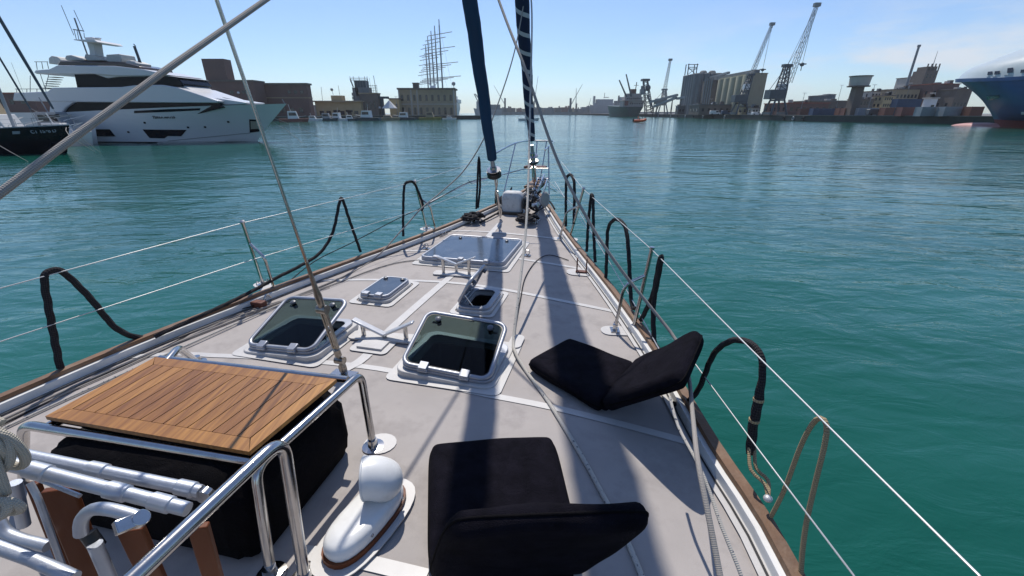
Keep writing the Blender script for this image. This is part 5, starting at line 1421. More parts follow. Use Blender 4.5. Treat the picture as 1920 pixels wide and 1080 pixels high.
def quay_crane(label, base, Y, cabz, apex, jfoot, jtip, hook, s=1.0, mt='steelb', gz=2.1):
    p = at_y(*base, Y); t = thing('quay_crane', label, 'crane', V((p.x, Y, gz)), 'lattice-boom cranes on the right quay')
    m = MB()
    for sx in (-1, 1):
        for sy in (-1, 1): m.tube([(p.x + sx * 3.2 * s, Y + sy * 3.2 * s, gz), (p.x + sx * 1.7 * s, Y + sy * 1.7 * s, gz + 6 * s)], .38 * s, 6)
        m.bar((p.x + sx * 3 * s, Y - 3.2 * s, gz + .8), (p.x + sx * 3 * s, Y + 3.2 * s, gz + .8), .9 * s, .9 * s)
        m.bar((p.x - 1.8 * s, Y + sx * 1.8 * s, gz + 5.6 * s), (p.x + 1.8 * s, Y + sx * 1.8 * s, gz + 5.6 * s), .6 * s, .6 * s)
    part('portal', m, B[mt], t)
    cz = gz + 6 * s
    m = MB(); m.box(p.x - 4.6 * s, p.x + 2 * s, Y - 2.2 * s, Y + 2.2 * s, cz, cz + 3.4 * s); mh = part('machine_house', m, B[mt], t, smooth=0, bevel=.1)
    ap = at_y(*apex, Y); jf = at_y(*jfoot, Y); jt = at_y(*jtip, Y)
    m = MB(); lattice(m, (p.x + .6 * s, Y, cz + 3.2 * s), ap, 3.0 * s, 1.6 * s, .28 * s, 6); m.obox(ap, (1.7 * s, 0, 0), (0, 1 * s, 0), (0, 0, .5 * s)); part('tower', m, B[mt], t)
    m = MB(); m.obox(at_y((base[0] + apex[0]) / 2 + 2, cabz, Y), (1.3 * s, 0, 0), (0, 1.2 * s, 0), (0, 0, 1.3 * s)); part('cab', m, B['cwhite'], t, smooth=0, bevel=.1)
    m = MB(); lattice(m, jf, jt, 1.9 * s, .9 * s, .10 * s, 15); m.obox(jt, (1.1 * s, 0, 0), (0, .7 * s, 0), (0, 0, .6 * s)); part('jib', m, B['steelg'], t)
    m = MB(); m.tube([ap, jt], .07 * s, 4); m.tube([ap, jf.lerp(jt, .6)], .07 * s, 4); m.tube([ap, (p.x - 4 * s, Y, cz + 3.4 * s)], .12 * s, 4)
    if hook:
        hk = at_y(*hook, Y); top = V((hk.x, Y, jt.z)) if abs(hk.x - jt.x) < .5 else jt
        m.tube([jt + V((hk.x - jt.x, 0, 0)), hk], .05, 4); m.tube([jt + V((hk.x - jt.x + .5, 0, 0)), hk], .05, 4); m.bar(jt, jt + V((hk.x - jt.x + .2, 0, 0)), .2, .2)
    part('cable', m, B['steelb'], t)
    if hook:
        m = MB(); m.ball(hk, .9 * s, .7 * s, .7 * s, 8, 6); m.tube([hk, hk - V((0, 0, 2.2 * s))], .16, 6); m.obox(hk + V((0, 0, .2)), (1.5 * s, 0, 0), (0, .3, 0), (0, 0, .2)); part('hook_block', m, B['steelb'], t)
    return t
quay_crane('most distant lattice-boom crane, slim and pale, left of the concrete silos', (1240, 213), 375, 188, (1246, 168), (1244, 180), (1257, 112), None, 1.25, 'steelg')
quay_crane('crane standing before the yellowish silos, boom reaching up above their roof', (1386, 213), 238, 163, (1408, 140), (1396, 172), (1448, 45), (1430, 131), 1.0)
quay_crane('tallest and nearest crane, dark portal and boom leaning right against the sky', (1452, 213), 206, 164, (1476, 123), (1478, 155), (1532, 9), (1504, 121), 1.1)

t = thing('grey_silo', 'tall streaked grey concrete grain silo with a steel frame on its roof', 'silo', V((128, 320, 2.1)), 'grain silos')
zt = at_y(1304, 137, 320).z
m = MB(); m.box(125, 141.5, 320, 344, 2.1, zt); w_ = part('wall', m, B['grey'], t, smooth=0)
for i in range(6):
    m = MB(); m.lathe([(2.0, 2.2), (2.0, zt - .3), (1.6, zt)], (125.3, 322 + i * 4, 0), (0, 0, 1), 14); part('cell', m, B['grey'], t, w_)
for i in range(4):
    m = MB(); m.lathe([(2.06, 2.2), (2.06, zt - .2), (1.6, zt + .1)], (127.1 + i * 4.1, 320.4, 0), (0, 0, 1), 14); part('cell', m, B['steelb'] if False else B['grey'], t, w_)
m = MB(); 
for x in (130.5, 136.5): m.lathe([(2.4, zt), (2.4, zt + 1), (1.6, zt + 1.8), (0, zt + 2)], (x, 325, 0), (0, 0, 1), 14)
part('roof_dome', m, B['grey'], t, w_)
m = MB(); zf = at_y(1297, 120, 335).z; x0, x1 = at_y(1287, 140, 335).x, at_y(1303, 140, 335).x
for x in (x0, x1):
    for y in (333, 338): m.bar((x, y, zt - .1), (x, y, zf), .5, .5)
for z in (zt + 3.5, zf - 2.2): m.bar((x0, 333, z), (x1, 333, z), .4, .4)
m.bar((x0, 333, zt), (x1, 333, zf - 2.4), .3, .3); m.bar((x1, 333, zt), (x0, 333, zf - 2.4), .3, .3); m.bar((x0 - .6, 333, zf - .5), (x1 + .6, 333, zf - .5), .4, .4)
part('roof_frame', m, B['steelb'], t)
t = thing('yellow_silo', 'row of yellowish concrete silo cells with a sloping conveyor gallery on top', 'silo', V((130, 250, 2.1)), 'grain silos')
zt = at_y(1403, 138, 250).z
m = MB(); m.box(126.2, 134.3, 250, 287, 2.1, zt); w_ = part('wall', m, B['silo'], t, smooth=0)
for i in range(5):
    m = MB(); m.lathe([(3.5, 2.2), (3.5, zt - .8), (3.3, zt - .5)], (127.2, 253.6 + i * 7.4, 0), (0, 0, 1), 20); part('cell', m, B['silo'], t, w_)
m = MB(); m.bar((129, 251, zt + 1.0), (129, 300, zt + .8), 3.0, 2.0); part('gallery', m, B['grey'], t, w_, smooth=0)
cornice('parapet', 126.4, 134.3, 250, 287, zt, .35, .2, B['silo'], t, w_)
t = thing('elevator_building', 'dark machinery tower between the grey and the yellowish silos', 'building', V((131, 296, 2.1)))
m = MB(); m.box(126, 136, 296, 312, 2.1, at_y(1345, 150, 296).z); m.box(128, 137, 297, 306, at_y(1345, 150, 296).z, at_y(1345, 143, 296).z); w_ = part('wall', m, B['brown2'], t, smooth=0)
m = MB(); zz = at_y(1345, 145, 296).z
for k in range(4): m.tube([(125.7, 297 + k * 3.4, 2.2), (125.7, 297 + k * 3.4, zz)], .45, 8)
m.bar((133, 320, zz + 1.2), (131, 288, zz + 2), 1.6, 1.2); part('pipe', m, B['steelg'], t, w_)
# conveyors
for lab, a_, b_, Y0, Y1 in (('long inclined conveyor rising right from the loading tower', (1220, 191), (1270, 178), 380, 352), ('lower inclined conveyor parallel to the long one, nearer the quay edge', (1226, 200), (1268, 183), 372, 345), ('conveyor running into the grey silo wall', (1270, 185), (1306, 178), 345, 322)):
    p, q = at_y(*a_, Y0), at_y(*b_, Y1); t = thing('conveyor', lab, 'conveyor', V((p.x, p.y, 2.1)), 'conveyors by the grey silo')
    m = MB(); m.bar(p, q, 1.8, 1.5); part('gallery', m, B['steelg'], t, smooth=0)
    for f in (.15, .85):
        r_ = p.lerp(q, f)
        if f < .5 and lab.startswith('conveyor'): continue
        m = MB(); m.bar((r_.x, r_.y - 1, 2.1), r_, .4, .4); m.bar((r_.x, r_.y + 1.5, 2.1), r_, .4, .4); part('trestle', m, B['steelb'], t)
def building(name, lab, px0, px1, yt, Y, depth, mt, cols=0, rows=0, roof=None, z0=2.1, cat='building', ww=1.2, group=None, side=True, wm=None):
    t = T(name, lab, cat, (px0 + px1) / 2, 214, Y, z0, group); depth = depth * .5
    w_, (x0, x1, zt) = pbox('wall', px0, px1, yt, Y, depth, mt, t, z0=z0)
    cornice('roof', x0, x1, Y, Y + depth, zt, .4, .35, roof or B['brown2'], t, w_)
    rb = random.Random(int(px0)); 
    for k in range(3):
        u, w0 = rb.uniform(.05, .75), rb.uniform(.8, 2.2); m = MB(); m.box(x0 + (x1 - x0) * u, x0 + (x1 - x0) * u + w0, Y + 1.5, Y + 1.5 + w0, zt + .4, zt + .4 + rb.uniform(.5, 1.6)); part('roof_unit', m, (B['grey'], B['pale'], B['brown2'])[k], t, w_, smooth=0)
    for r_ in range(rows):
        zz = z0 + (zt - z0) * (r_ + .35) / rows
        windows(t, w_, x0 + .5, x1 - .5, Y, zz, zz + min(1.6, (zt - z0) / rows * .45), cols, min(ww, (x1 - x0) / cols * .5), m_=wm)
        if side: windows(t, w_, Y + .8, Y + depth - .8, x0, zz, zz + min(1.6, (zt - z0) / rows * .45), max(2, int(depth / 4)), 1.1, side=True, m_=wm)
    return t
building('quay_shed', 'long low brown shed in front of the two silos', 1312, 1372, 197, 262, 30, B['brown2'], 5, 1, roof=B['steelb'])
building('quay_house', 'small pale house with three square windows in front of the grey silo', 1300, 1330, 199, 285, 9, B['pale'], 3, 1, roof=B['pale'], ww=1.3)
building('quay_house', 'low grey hut at the water edge left of the pale house', 1272, 1292, 199, 330, 10, B['steelb'], 3, 1, roof=B['steelg'])
building('quay_house', 'little yellow hut at the foot of the yellowish silo', 1393, 1408, 201, 236, 8, B['yellow'], 2, 1)
building('quay_house', 'small white hut right of the yellowish silo foot', 1410, 1424, 203, 228, 7, B['pale'], 2, 1)
building('warehouse', 'long reddish-brown warehouse between the tallest crane and the water tower', 1478, 1555, 194, 215, 40, B['brown'], 6, 1, roof=B['roofr'])
building('warehouse', 'low grey-brown warehouse behind the blue container', 1520, 1590, 190, 240, 30, B['brown2'], 6, 1, roof=B['conc'])
for i, (px, yt) in enumerate(((1528, 181), (1541, 180), (1555, 178))):
    p = at_y(px, yt, 262); r_ = 3.1; m = MB(); m.lathe([(r_, 2.1), (r_, p.z - .5), (r_ * .95, p.z)], (p.x, 262, 0), (0, 0, 1), 18)
    lab = ('leftmost and lowest of three storage tanks left of the water tower', 'middle of three storage tanks left of the water tower', 'rightmost and tallest of three storage tanks left of the water tower')[i]
    t = thing('storage_tank', lab, 'tank', V((p.x, 262, 2.1)), 'storage tanks'); part('shell', m, B['grey'], t)
    m = MB(); m.lathe([(r_ + .15, p.z - .1), (r_ + .15, p.z + .3), (0, p.z + .6)], (p.x, 262, 0), (0, 0, 1), 18); part('roof', m, B['grey'], t)
# water tower
Yw = 170; q = at_y(1592, 214, Yw); zt = at_y(1612, 144, Yw).z; zm = at_y(1605, 163, Yw).z
t = thing('water_tower', 'mushroom-shaped water tower with a pale drum on a dark square stem', 'water tower', V((q.x + .6, Yw, 2.1)))
c = V((q.x + .6, Yw, 0))
m = MB(); m.loft([[c + V((sx * w, sy * w, z)) for sx, sy in ((-1, -1), (1, -1), (1, 1), (-1, 1))] for z, w in ((2.1, 1.6), (zm, 1.35))]); part('stem', m, B['brown2'], t, smooth=0)
m = MB(); m.lathe([(3.0, zm + .3), (3.25, zt - .3), (3.3, zt)], c, (0, 0, 1), 28); part('drum', m, B['pale'], t)
m = MB(); m.lathe([(0, zt), (3.6, zt + .02), (3.6, zt + .3), (0, zt + .45)], c, (0, 0, 1), 28); part('roof', m, B['brown2'], t)
m = MB(); m.lathe([(1.2, zm - .1), (3.5, zm), (3.5, zm + .35), (1.2, zm + .36)], c, (0, 0, 1), 28); part('gallery', m, B['brown2'], t)
building('office_building', 'pale three-bay building with large windows behind the yellow facade', 1634, 1662, 172, 262, 18, B['pale'], 4, 3, ww=2.4)
building('office_building', 'dark flat-roofed block between the water tower and the pale building', 1612, 1640, 187, 205, 14, B['brown2'], 4, 2)
building('old_house', 'narrow sunlit yellow facade with rows of windows in the middle of the right shore', 1658, 1678, 180, 205, 12, B['yellow'], 4, 3, ww=.9)
building('old_house', 'olive-brown building with a long cornice right of the yellow facade', 1682, 1726, 168, 240, 20, B['sand'], 6, 2)
building('old_house', 'dull brown building behind the yellow facade', 1662, 1700, 173, 270, 15, B['brown2'], 5, 2)
t = building('grain_mill', 'tall white building with faded red lettering high on its wall', 1706, 1738, 146, 300, 20, B['pale'], 5, 2, ww=1.0)
m = MB(); a, b = at_y(1708, 149, 299.8), at_y(1724, 148, 299.8)
for k in range(9):
    x = a.x + (b.x - a.x) * k / 9; m.box(x, x + .45, 299.8, 299.95, a.z - 1.6, a.z); m.box(x, x + .8, 299.8, 299.95, a.z - (.2 if k % 2 else 1.6), a.z + (.1 if k % 2 else -1.3))
part('lettering', m, B['cred'], t, smooth=0)
t = T('bell_tower', 'square brown tower with a railed crown and thin aerial beside the tall white building', 'tower', 1735, 214, 285, 2.1)
w_, (x0, x1, zt) = pbox('shaft', 1737, 1760, 132, 285, 9, B['brown2'], t, z0=2.1)
windows(t, w_, x0 + .5, x1 - .5, 285, zt - 4, zt - 2, 3, .9); windows(t, w_, x0 + .5, x1 - .5, 285, zt - 12, zt - 10, 2, .9)
m = MB(); m.box(x0 + 1, x1 - .4, 286, 293, zt, zt + 2.2)
for k in range(4): m.box(x0 + (x1 - x0) * k / 3.2, x0 + (x1 - x0) * k / 3.2 + .5, 285, 285.5, zt, zt + 3.6)
part('crown', m, B['brown2'], t, smooth=0)
m = MB(); m.tube([at_y(1747, 130, 287), V((at_y(1747, 130, 287).x, 287, at_y(1757, 95, 287).z))], [.25, .08], 6); part('aerial', m, B['steelg'], t)
t = T('chimney', 'thin leaning-looking tall chimney left of the white building', 'chimney', 1690, 214, 250, 2.1)
p = at_y(1703, 150, 250); m = MB(); m.lathe([(.75, 2.1), (.6, 20), (.5, at_y(1724, 84, 250).z)], (p.x, 250, 0), (0, 0, 1), 12); m.lathe([(.75, at_y(1724, 88, 250).z), (.75, at_y(1724, 84, 250).z)], (p.x, 250, 0), (0, 0, 1), 12); part('stack', m, B['steelg'], t)
building('old_factory', 'large brown building with a red roof panel behind the small white house', 1752, 1800, 158, 235, 30, B['brown'], 6, 2, roof=B['roofr'])
building('old_factory', 'lower brown wing next to the blue bow', 1795, 1824, 168, 225, 30, B['brown2'], 4, 1)
building('gatehouse', 'small white gable-fronted house behind the long grey containers', 1747, 1759, 185, 160, 6, B['cwhite'], 1, 1, roof=B['pale'], side=False)
# containers and trailers along the quay
def container(px, Y, L, mt, lab, z=2.1, along='x', n=1):
    p = at_y(px, 212, Y); t = thing('container', lab, 'container', V((p.x, Y, z)), 'containers on the right quay')
    W_, H_ = 2.4, 2.6; ex, ey = (L / 2, W_ / 2) if along == 'x' else (W_ / 2, L / 2)
    m = MB(); m.box(p.x - ex, p.x + ex, Y - ey, Y + ey, z, z + H_); b_ = part('box', m, mt, t, smooth=0)
    m = MB()
    k = 0; 
    while k < L - .3:
        if along == 'x': m.box(p.x - ex + .2 + k, p.x - ex + .35 + k, Y - ey - .04, Y - ey + .02, z + .15, z + H_ - .15)
        else: m.box(p.x - ex - .04, p.x - ex + .02, Y - ey + .2 + k, Y - ey + .35 + k, z + .15, z + H_ - .15)
        k += .4
    part('corrugation', m, mt, t, b_, smooth=0)
    m = MB()
    for sx in (-1, 1):
        for sy in (-1, 1): m.box(p.x + sx * ex - .08, p.x + sx * ex + .08, Y + sy * ey - .08, Y + sy * ey + .08, z - .01, z + H_ + .02)
    part('corner_post', m, mt, t, b_, smooth=0)
container(1548, 186, 12, B['cblue'], 'long blue container left of the water tower, on the ground', n=1)
container(1577, 178, 3.5, B['cbrown'], 'short brown container at the foot of the water tower')
container(1590, 172, 4.5, B['cbrown'], 'rust-brown container just right of the water tower stem')
container(1622, 168, 7, B['cgrey'], 'pale grey container between the water tower and the yellow facade')
container(1661, 156, 3.0, B['cbrown'], 'brown container standing below the yellow facade')
container(1693, 158, 8, B['cblue'], 'dark blue container raised behind the red one', 4.8)
container(1690, 160, 8, B['cblue'], 'blue container carrying another behind the red one')
container(1699, 146, 5.0, B['cred'], 'bright red container near the quay edge')
container(1742, 139, 7, B['cgrey'], 'first long grey container right of the red one')
container(1786, 136, 7.5, B['cgrey'], 'second long grey container, nearer the blue bow')
container(1822, 133, 3.5, B['cbrown'], 'brown container half behind the blue bow')
container(1510, 196, 6, B['cbrown'], 'brown container beside the reddish warehouse')
for i, (px, Y, mt, lab) in enumerate(((1340, 258, B['cwhite'], 'white van on the quay before the brown shed'), (1362, 246, B['cblue'], 'blue truck between the sheds and the middle crane'), (1640, 160, B['steelb'], 'dark van near the yellow facade'), (1418, 222, B['cwhite'], 'white car by the small white hut'))):
    p = at_y(px, 213, Y); t = thing('parked_vehicle', lab, 'vehicle', V((p.x, Y, 2.1)))
    L, H_ = (5.5, 2.2) if i != 3 else (4.2, 1.4)
    m = MB(); m.prism([V((p.x + u * L, Y - .9, 2.1 + v * H_)) for u, v in ((-.5, .16), (.5, .16), (.5, .5), (.36, .55), (.26, 1), (-.46, 1), (-.5, .9))], (0, 1.8, 0)); part('body', m, mt, t, smooth=0, bevel=.08)
    for u in (-.32, .32): m = MB(); m.lathe([(0, -.95), (.35, -.95), (.35, .95), (0, .95)], (p.x + u * L, Y, 2.45), (0, 1, 0), 14); part('wheel', m, B['tire'], t)
    m = MB(); m.prism([V((p.x + u * L, Y - .93, 2.1 + v * H_)) for u, v in ((.04, .58), (.33, .58), (.25, .92), (.04, .92))], (0, .02, 0)); part('window', m, B['win'], t, smooth=0)
# quay fenders and bollards
for i in range(13):
    f = i / 12; a0, b0 = V((116.6, 380, 0)), V((115.4, 206, 0)); p = a0.lerp(b0, f)
    if i > 9: a0, b0 = V((115, 200, 0)), V((113.2, 178, 0)); p = a0.lerp(b0, (i - 9) / 3)
    m = MB(); m.tube([p + V((-.35, .6 * math.cos(k * math.pi / 6), 1.0 + .6 * math.sin(k * math.pi / 6))) for k in range(12)], .22, 6, closed=True)
    solo('tyre_fender', m, B['cgrey'] if i % 2 else B['tire'], ('pale' if i % 2 else 'black') + ' tyre fender hanging on the right quay wall', 'fender', ('pale' if i % 2 else 'black') + ' tyre fenders on the right quay wall')
for i, (px, y, h) in enumerate(((1500, 205, 9), (1565, 240, 14), (1625, 200, 12), (1462, 240, 11), (1690, 240, 15), (1330, 290, 9), (585, 210, 10), (745, 238, 9))):
    p = at_y(px, 212, y); g = 2.1 if px > 960 else 1.7
    labs = ('lamp post left of the reddish warehouse end', 'lamp post left of the water tower', 'tall lamp post just right of the water tower', 'lamp post beside the tallest crane', 'tall lamp post behind the blue containers', 'lamp post by the pale quay house', 'lamp post left of the yellow office', 'lamp post at the left end of the palazzo')
    t = thing('lamp_post', labs[i], 'lamp post', V((p.x, y, g)), 'harbour lamp posts')
    m = MB(); m.tube([(p.x, y, g), (p.x, y, g + h)], [.14, .08], 6); part('pole', m, B['steelg'], t)
    m = MB(); m.bar((p.x - .9, y, g + h), (p.x + .9, y, g + h), .3, .15); part('lamp_head', m, B['cwhite'], t)

# ---- blue ship on the right
SB = thing('blue_ship', 'huge blue-hulled ship with a rounded white forecastle and red boot, at the right edge', 'ship', V((116, 90, 0)))
def plan(yb, hb, ent, yback=10, n=14, cx0=116.0, pw=1.7):
    pts = []
    for i in range(n + 1):
        s = i / n; y = yback + (yb - yback) * (1 - (1 - s) ** 1.0) if i < 0 else None
    ys = [yback] + [yb - ent * (1 - k / n) ** 1.6 for k in range(n + 1)]
    L = []; R_ = []
    for y in ys:
        q = max(0.0, min(1.0, (yb - y) / ent)); w = hb * (1 - (1 - q) ** pw) if q < 1 else hb
        L.append((cx0 - w, y)); R_.append((cx0 + w, y))
    return L + R_[::-1][1:] if abs(L[-1][0] - R_[-1][0]) < 1e-6 else L + R_[::-1]
def shiploft(name, levels, mtl, caps=True, **k):       # the sheer drops a little going aft
    def sh(x, y, z): return V((x, y, z - .05 * min(40, max(0, 121.5 - y)) * min(1, max(0, z) / 10.9)))
    m = MB(); m.loft([[sh(x, y, z) for x, y in plan(yb, hb, ent, pw=pw)] for z, yb, hb, ent, pw in levels], caps=caps)
    return part(name, m, mtl, SB, **k)
lv = lambda z: (z, 109.5 + (max(0, z) / 10.9) ** 1.35 * 12.0, 13.2 + z / 10.9 * 1.6, 32 - z * .8, 1.55 + z / 10.9 * .9)
M['shipblue'] = mat('ship_blue_paint', (.020, .075, .20), .38, var=.18, scale=.2, dirt=((.02, .03, .05), .3, .5), spec=.4)
M['shipred'] = mat('ship_red_boot', (.20, .035, .025), .6, var=.2, scale=.4)
M['shipwhite'] = mat('ship_pale_paint', (.42, .475, .48), .35, var=.04, scale=.3)
shiploft('boot', [lv(-.8), lv(0), lv(.8), lv(1.7)], M['shipred'], smooth=50)
z9 = 10.9
hl = shiploft('hull', [lv(1.7), lv(3.5), lv(5.5), lv(7.5), lv(9.3), lv(10.6), (10.9, 121.5, 14.8, 23.3, 2.45)], M['shipblue'], smooth=50)
shiploft('rubbing_strake', [(10.2, 121.3, 14.85, 23.4, 2.4), (10.2, 121.55, 14.95, 23.4, 2.45), (10.95, 121.75, 14.98, 23.4, 2.45), (10.96, 121.2, 14.6, 23.4, 2.45)], M['shipblue'], smooth=30)
fc = shiploft('forecastle', [(10.95, 121.2, 14.7, 23.2, 2.45), (12.0, 120.8, 14.6, 23.4, 2.4), (13.2, 119.6, 14.3, 23.6, 2.3), (14.2, 117.5, 13.8, 24, 2.1), (15.4, 115.0, 13.3, 26, 1.9), (16.8, 111, 12.8, 28, 1.75), (18.2, 106.5, 12.2, 30, 1.65), (19.6, 101, 11.4, 30, 1.6), (21.0, 94, 10, 30, 1.5)], M['shipwhite'], smooth=60)
bulb = MB(); bc_ = V((115.6, 109, .05)); 
bulb.ball(bc_ + V((0, 2.5, -.35)), 1.9, 9.0, 1.15, 16, 10); part('bulb', bulb, mat('bulb_pink', (.42, .20, .18), .5, var=.2), SB)
def sdecal(obj_rings, pts, mtl, name, parent, off=.05):
    pass
def bvh(o):
    me = o.data; mw = Matrix.Translation(o.parent.location if o.parent else V((0, 0, 0)))
    if o.parent: mw = o.parent.matrix_basis
    return BVHTree.FromPolygons([mw @ v.co for v in me.vertices], [tuple(p.vertices) for p in me.polygons])
def decal(tree, quad, mtl, name, root, parent, nu=6, nv=2, off=.04, thick=0.0, dep=None):
    """panel laid on a hull between four photo points (ordered round)"""
    a, b, c, d = [V((x, y)) for x, y in quad]; vs = []; 
    for j in range(nv + 1):
        for i in range(nu + 1):
            u, v = i / nu, j / nv; p = a.lerp(b, u).lerp(d.lerp(c, u), v); r = ray(p.x, p.y).normalized()
            hit = tree.ray_cast(V((0, 0, CAMZ)), r)
            if hit[0] is None: return None
            nn = hit[1] if hit[1].dot(r) < 0 else -hit[1]
            vs.append(hit[0] + nn * off)
    fs = [(j * (nu + 1) + i, j * (nu + 1) + i + 1, (j + 1) * (nu + 1) + i + 1, (j + 1) * (nu + 1) + i) for j in range(nv) for i in range(nu)]
    m = MB(); m.add(vs, fs); return part(name, m, mtl, root, parent, smooth=60)
tf, th_ = bvh(fc), bvh(hl)
for x0, y0, x1, y1 in ((1853, 135, 1862, 141), (1866, 134, 1876, 140), (1890, 128, 1901, 137), (1915, 131, 1926, 137)):
    decal(tf, [(x0, y0), (x1, y0 - 1), (x1 - 1, y1 - 1), (x0 - 1, y1)], B['win'], 'mooring_port', SB, fc, 4, 2, .12)
for x0, y0, x1, y1 in ((1851, 144, 1858, 147), (1862, 143.5, 1870, 146), (1884, 141, 1900, 146)):
    decal(tf, [(x0, y0), (x1, y0), (x1, y1), (x0, y1)], B['brown2'], 'fairlead', SB, fc, 4, 1, .12)
decal(th_, [(1850, 180), (1874, 178), (1874, 183), (1853, 188)], B['win'], 'anchor_recess', SB, hl, 4, 2, .12)
for q in ([(1836, 208), (1844, 208), (1844, 209), (1837, 209)], [(1838, 211), (1843, 211), (1843, 212), (1838, 212)], [(1916, 209), (1922, 209), (1922, 214), (1916, 214)]):
    decal(th_, q, B['cwhite'], 'draught_mark', SB, hl, 2, 1, .12)
# ------------------------------------------------------------ white motor yacht at the left
YC = 51.6; BM = 3.3; YN = YC - BM
MY = thing('motor_yacht', 'large white motor yacht with dark window bands moored side-on beyond the port rail', 'motor yacht', V((-40, YC, 0)))
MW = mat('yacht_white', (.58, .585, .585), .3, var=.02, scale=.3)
MG = mat('yacht_dark_glass', (.004, .007, .013), .12, var=.2, spec=.12)
def yp(px, py, Y=YN): return at_y(px, py, Y)
xst = yp(20, 230).x; xbs = at_y(537, 194, YC).x; xbw = at_y(483, 266, YC).x
rings = []; NSX = 26
def hbm(t, k):         # half beam at the sheer (k=1) or the waterline (k=0)
    if k: return BM * (1 if t < .52 else max(.012, 1 - ((t - .52) / .48) ** 2.5)) * (1 if t > .06 else .93)
    return BM * (.95 if t < .42 else max(.010, .95 * (1 - ((t - .42) / .58) ** 1.9)))
zb_ = at_y(535, 194.5, YC).z
for i in range(NSX + 1):
    t = i / NSX
    Xs = xst + (xbs - xst) * t; Xw = xst + (xbw - xst) * t
    zs = 3.05 + (zb_ - 3.05) * (0 if t < .2 else ((t - .2) / .8) ** .9)
    ring = []
    for f in (0, .12, .45, .8, 1):
        X = Xw + (Xs - Xw) * f ** 1.1; hb_ = hbm(t, 0) + (hbm(t, 1) - hbm(t, 0)) * (f ** 1.6); ring.append((X, hb_, zs * f))
    near = [V((X, YC - h, z)) for X, h, z in ring]; farr = [V((X, YC + h, z)) for X, h, z in reversed(ring)]
    rings.append([V((Xw, YC, -.6))] + near + farr)
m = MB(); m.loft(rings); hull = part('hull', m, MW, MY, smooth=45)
th2 = bvh(hull)
def D1(pts, mtl, name, nu=8, nv=2, off=.035):   # coordinates of the enlarged crop, 3.177 per photo pixel
    return decal(th2, [(x / 3.177, y / 3.177) for x, y in pts], mtl, name, MY, hull, nu, nv, off)
D1([(850, 771), (1112, 773), (1090, 800), (870, 795)], MG, 'hull_window'); D1([(870, 795), (1090, 800), (1080, 811), (880, 808)], MG, 'hull_window'); D1([(880, 808), (1000, 810), (980, 824), (893, 822)], MG, 'hull_window')
D1([(520, 770), (655, 770), (690, 812), (575, 812)], MG, 'hull_window')
D1([(800, 660), (1000, 650), (1000, 666), (800, 674)], MG, 'slot_window'); D1([(1000, 650), (1195, 644), (1190, 656), (1000, 666)], MG, 'slot_window')
for x, y in ((862, 731), (765, 786), (1120, 758), (1221, 756), (1359, 725)):
    D1([(x - 7, y - 6), (x + 7, y - 4), (x + 9, y + 6), (x - 5, y + 5)], MG, 'porthole', 2, 2)
D1([(1484, 710), (1550, 712), (1550, 782), (1488, 790)], MG, 'anchor_pocket', 3, 3)
D1([(1492, 720), (1545, 722), (1545, 765), (1494, 768)], bm_('anchor_plate', (.30, .27, .22)), 'anchor', 3, 3, .07)
D1([(560, 843), (1000, 845), (1000, 852), (560, 850)], MG, 'boot_stripe', 12, 1); D1([(1000, 845), (1525, 842), (1520, 850), (1000, 852)], MG, 'boot_stripe', 16, 1)
D1([(1000, 838), (1490, 790), (1490, 793), (1000, 841)], B['grey'], 'spray_rail', 12, 1)
def text(body, p, right, size, mtl, root, name='lettering', up=V((0, 0, 1))):
    cu = bpy.data.curves.new(name, 'FONT'); cu.body = body; cu.size = size; cu.extrude = .01; cu.offset = .012
    o = bpy.data.objects.new(name, cu); COL.objects.link(o); o.parent = root
    r = right.normalized(); n_ = r.cross(up).normalized(); u = n_.cross(r)
    mt_ = Matrix((r, u, n_)).transposed().to_4x4(); mt_.translation = p
    o.matrix_local = root.matrix_basis.inverted() @ mt_
    cu.materials.append(mtl)
    bpy.context.view_layer.update(); me = bpy.data.meshes.new_from_object(o.evaluated_get(bpy.context.evaluated_depsgraph_get())); q = bpy.data.objects.new(name, me); COL.objects.link(q); q.parent = root; q.matrix_local = o.matrix_local.copy()
    bpy.data.objects.remove(o); return q
h0 = th2.ray_cast(V((0, 0, CAMZ)), ray(287, 222.3).normalized())[0]; h1_ = th2.ray_cast(V((0, 0, CAMZ)), ray(323, 221.8).normalized())[0]
text('TERRA MATES', h0 + V((0, -.05, 0)), h1_ - h0, .36, MG, MY, 'yacht_name')
# superstructure from the side profile
def prof(name, pts, hw, mtl, parent=None, bev=.08, taper=None, smooth=30):
    P = [yp(x / 3.177, y / 3.177, YC - hw) for x, y in pts]
    m = MB(); m.prism([V((p.x, YC - hw, p.z)) for p in P], (0, 2 * hw, 0))
    return part(name, m, mtl, MY, parent, smooth=smooth, bevel=bev, bseg=2)
prof('salon', [(365, 685), (385, 640), (450, 600), (1290, 605), (1330, 640), (1100, 700)], 2.7, MG, bev=.05)
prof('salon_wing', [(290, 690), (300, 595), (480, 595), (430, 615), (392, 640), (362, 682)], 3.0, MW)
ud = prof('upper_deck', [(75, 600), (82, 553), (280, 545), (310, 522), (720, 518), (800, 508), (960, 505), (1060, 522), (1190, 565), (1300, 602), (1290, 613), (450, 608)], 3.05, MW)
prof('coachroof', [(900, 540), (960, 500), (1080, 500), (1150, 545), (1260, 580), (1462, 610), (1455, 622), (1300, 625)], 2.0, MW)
prof('wheelhouse', [(458, 522), (440, 436), (600, 430), (970, 450), (1050, 458), (1090, 500), (1080, 515)], 2.35, MG, bev=.06)
prof('house_side', [(560, 440), (640, 466), (700, 458), (980, 452), (1060, 460), (860, 425), (560, 425)], 2.5, MW)
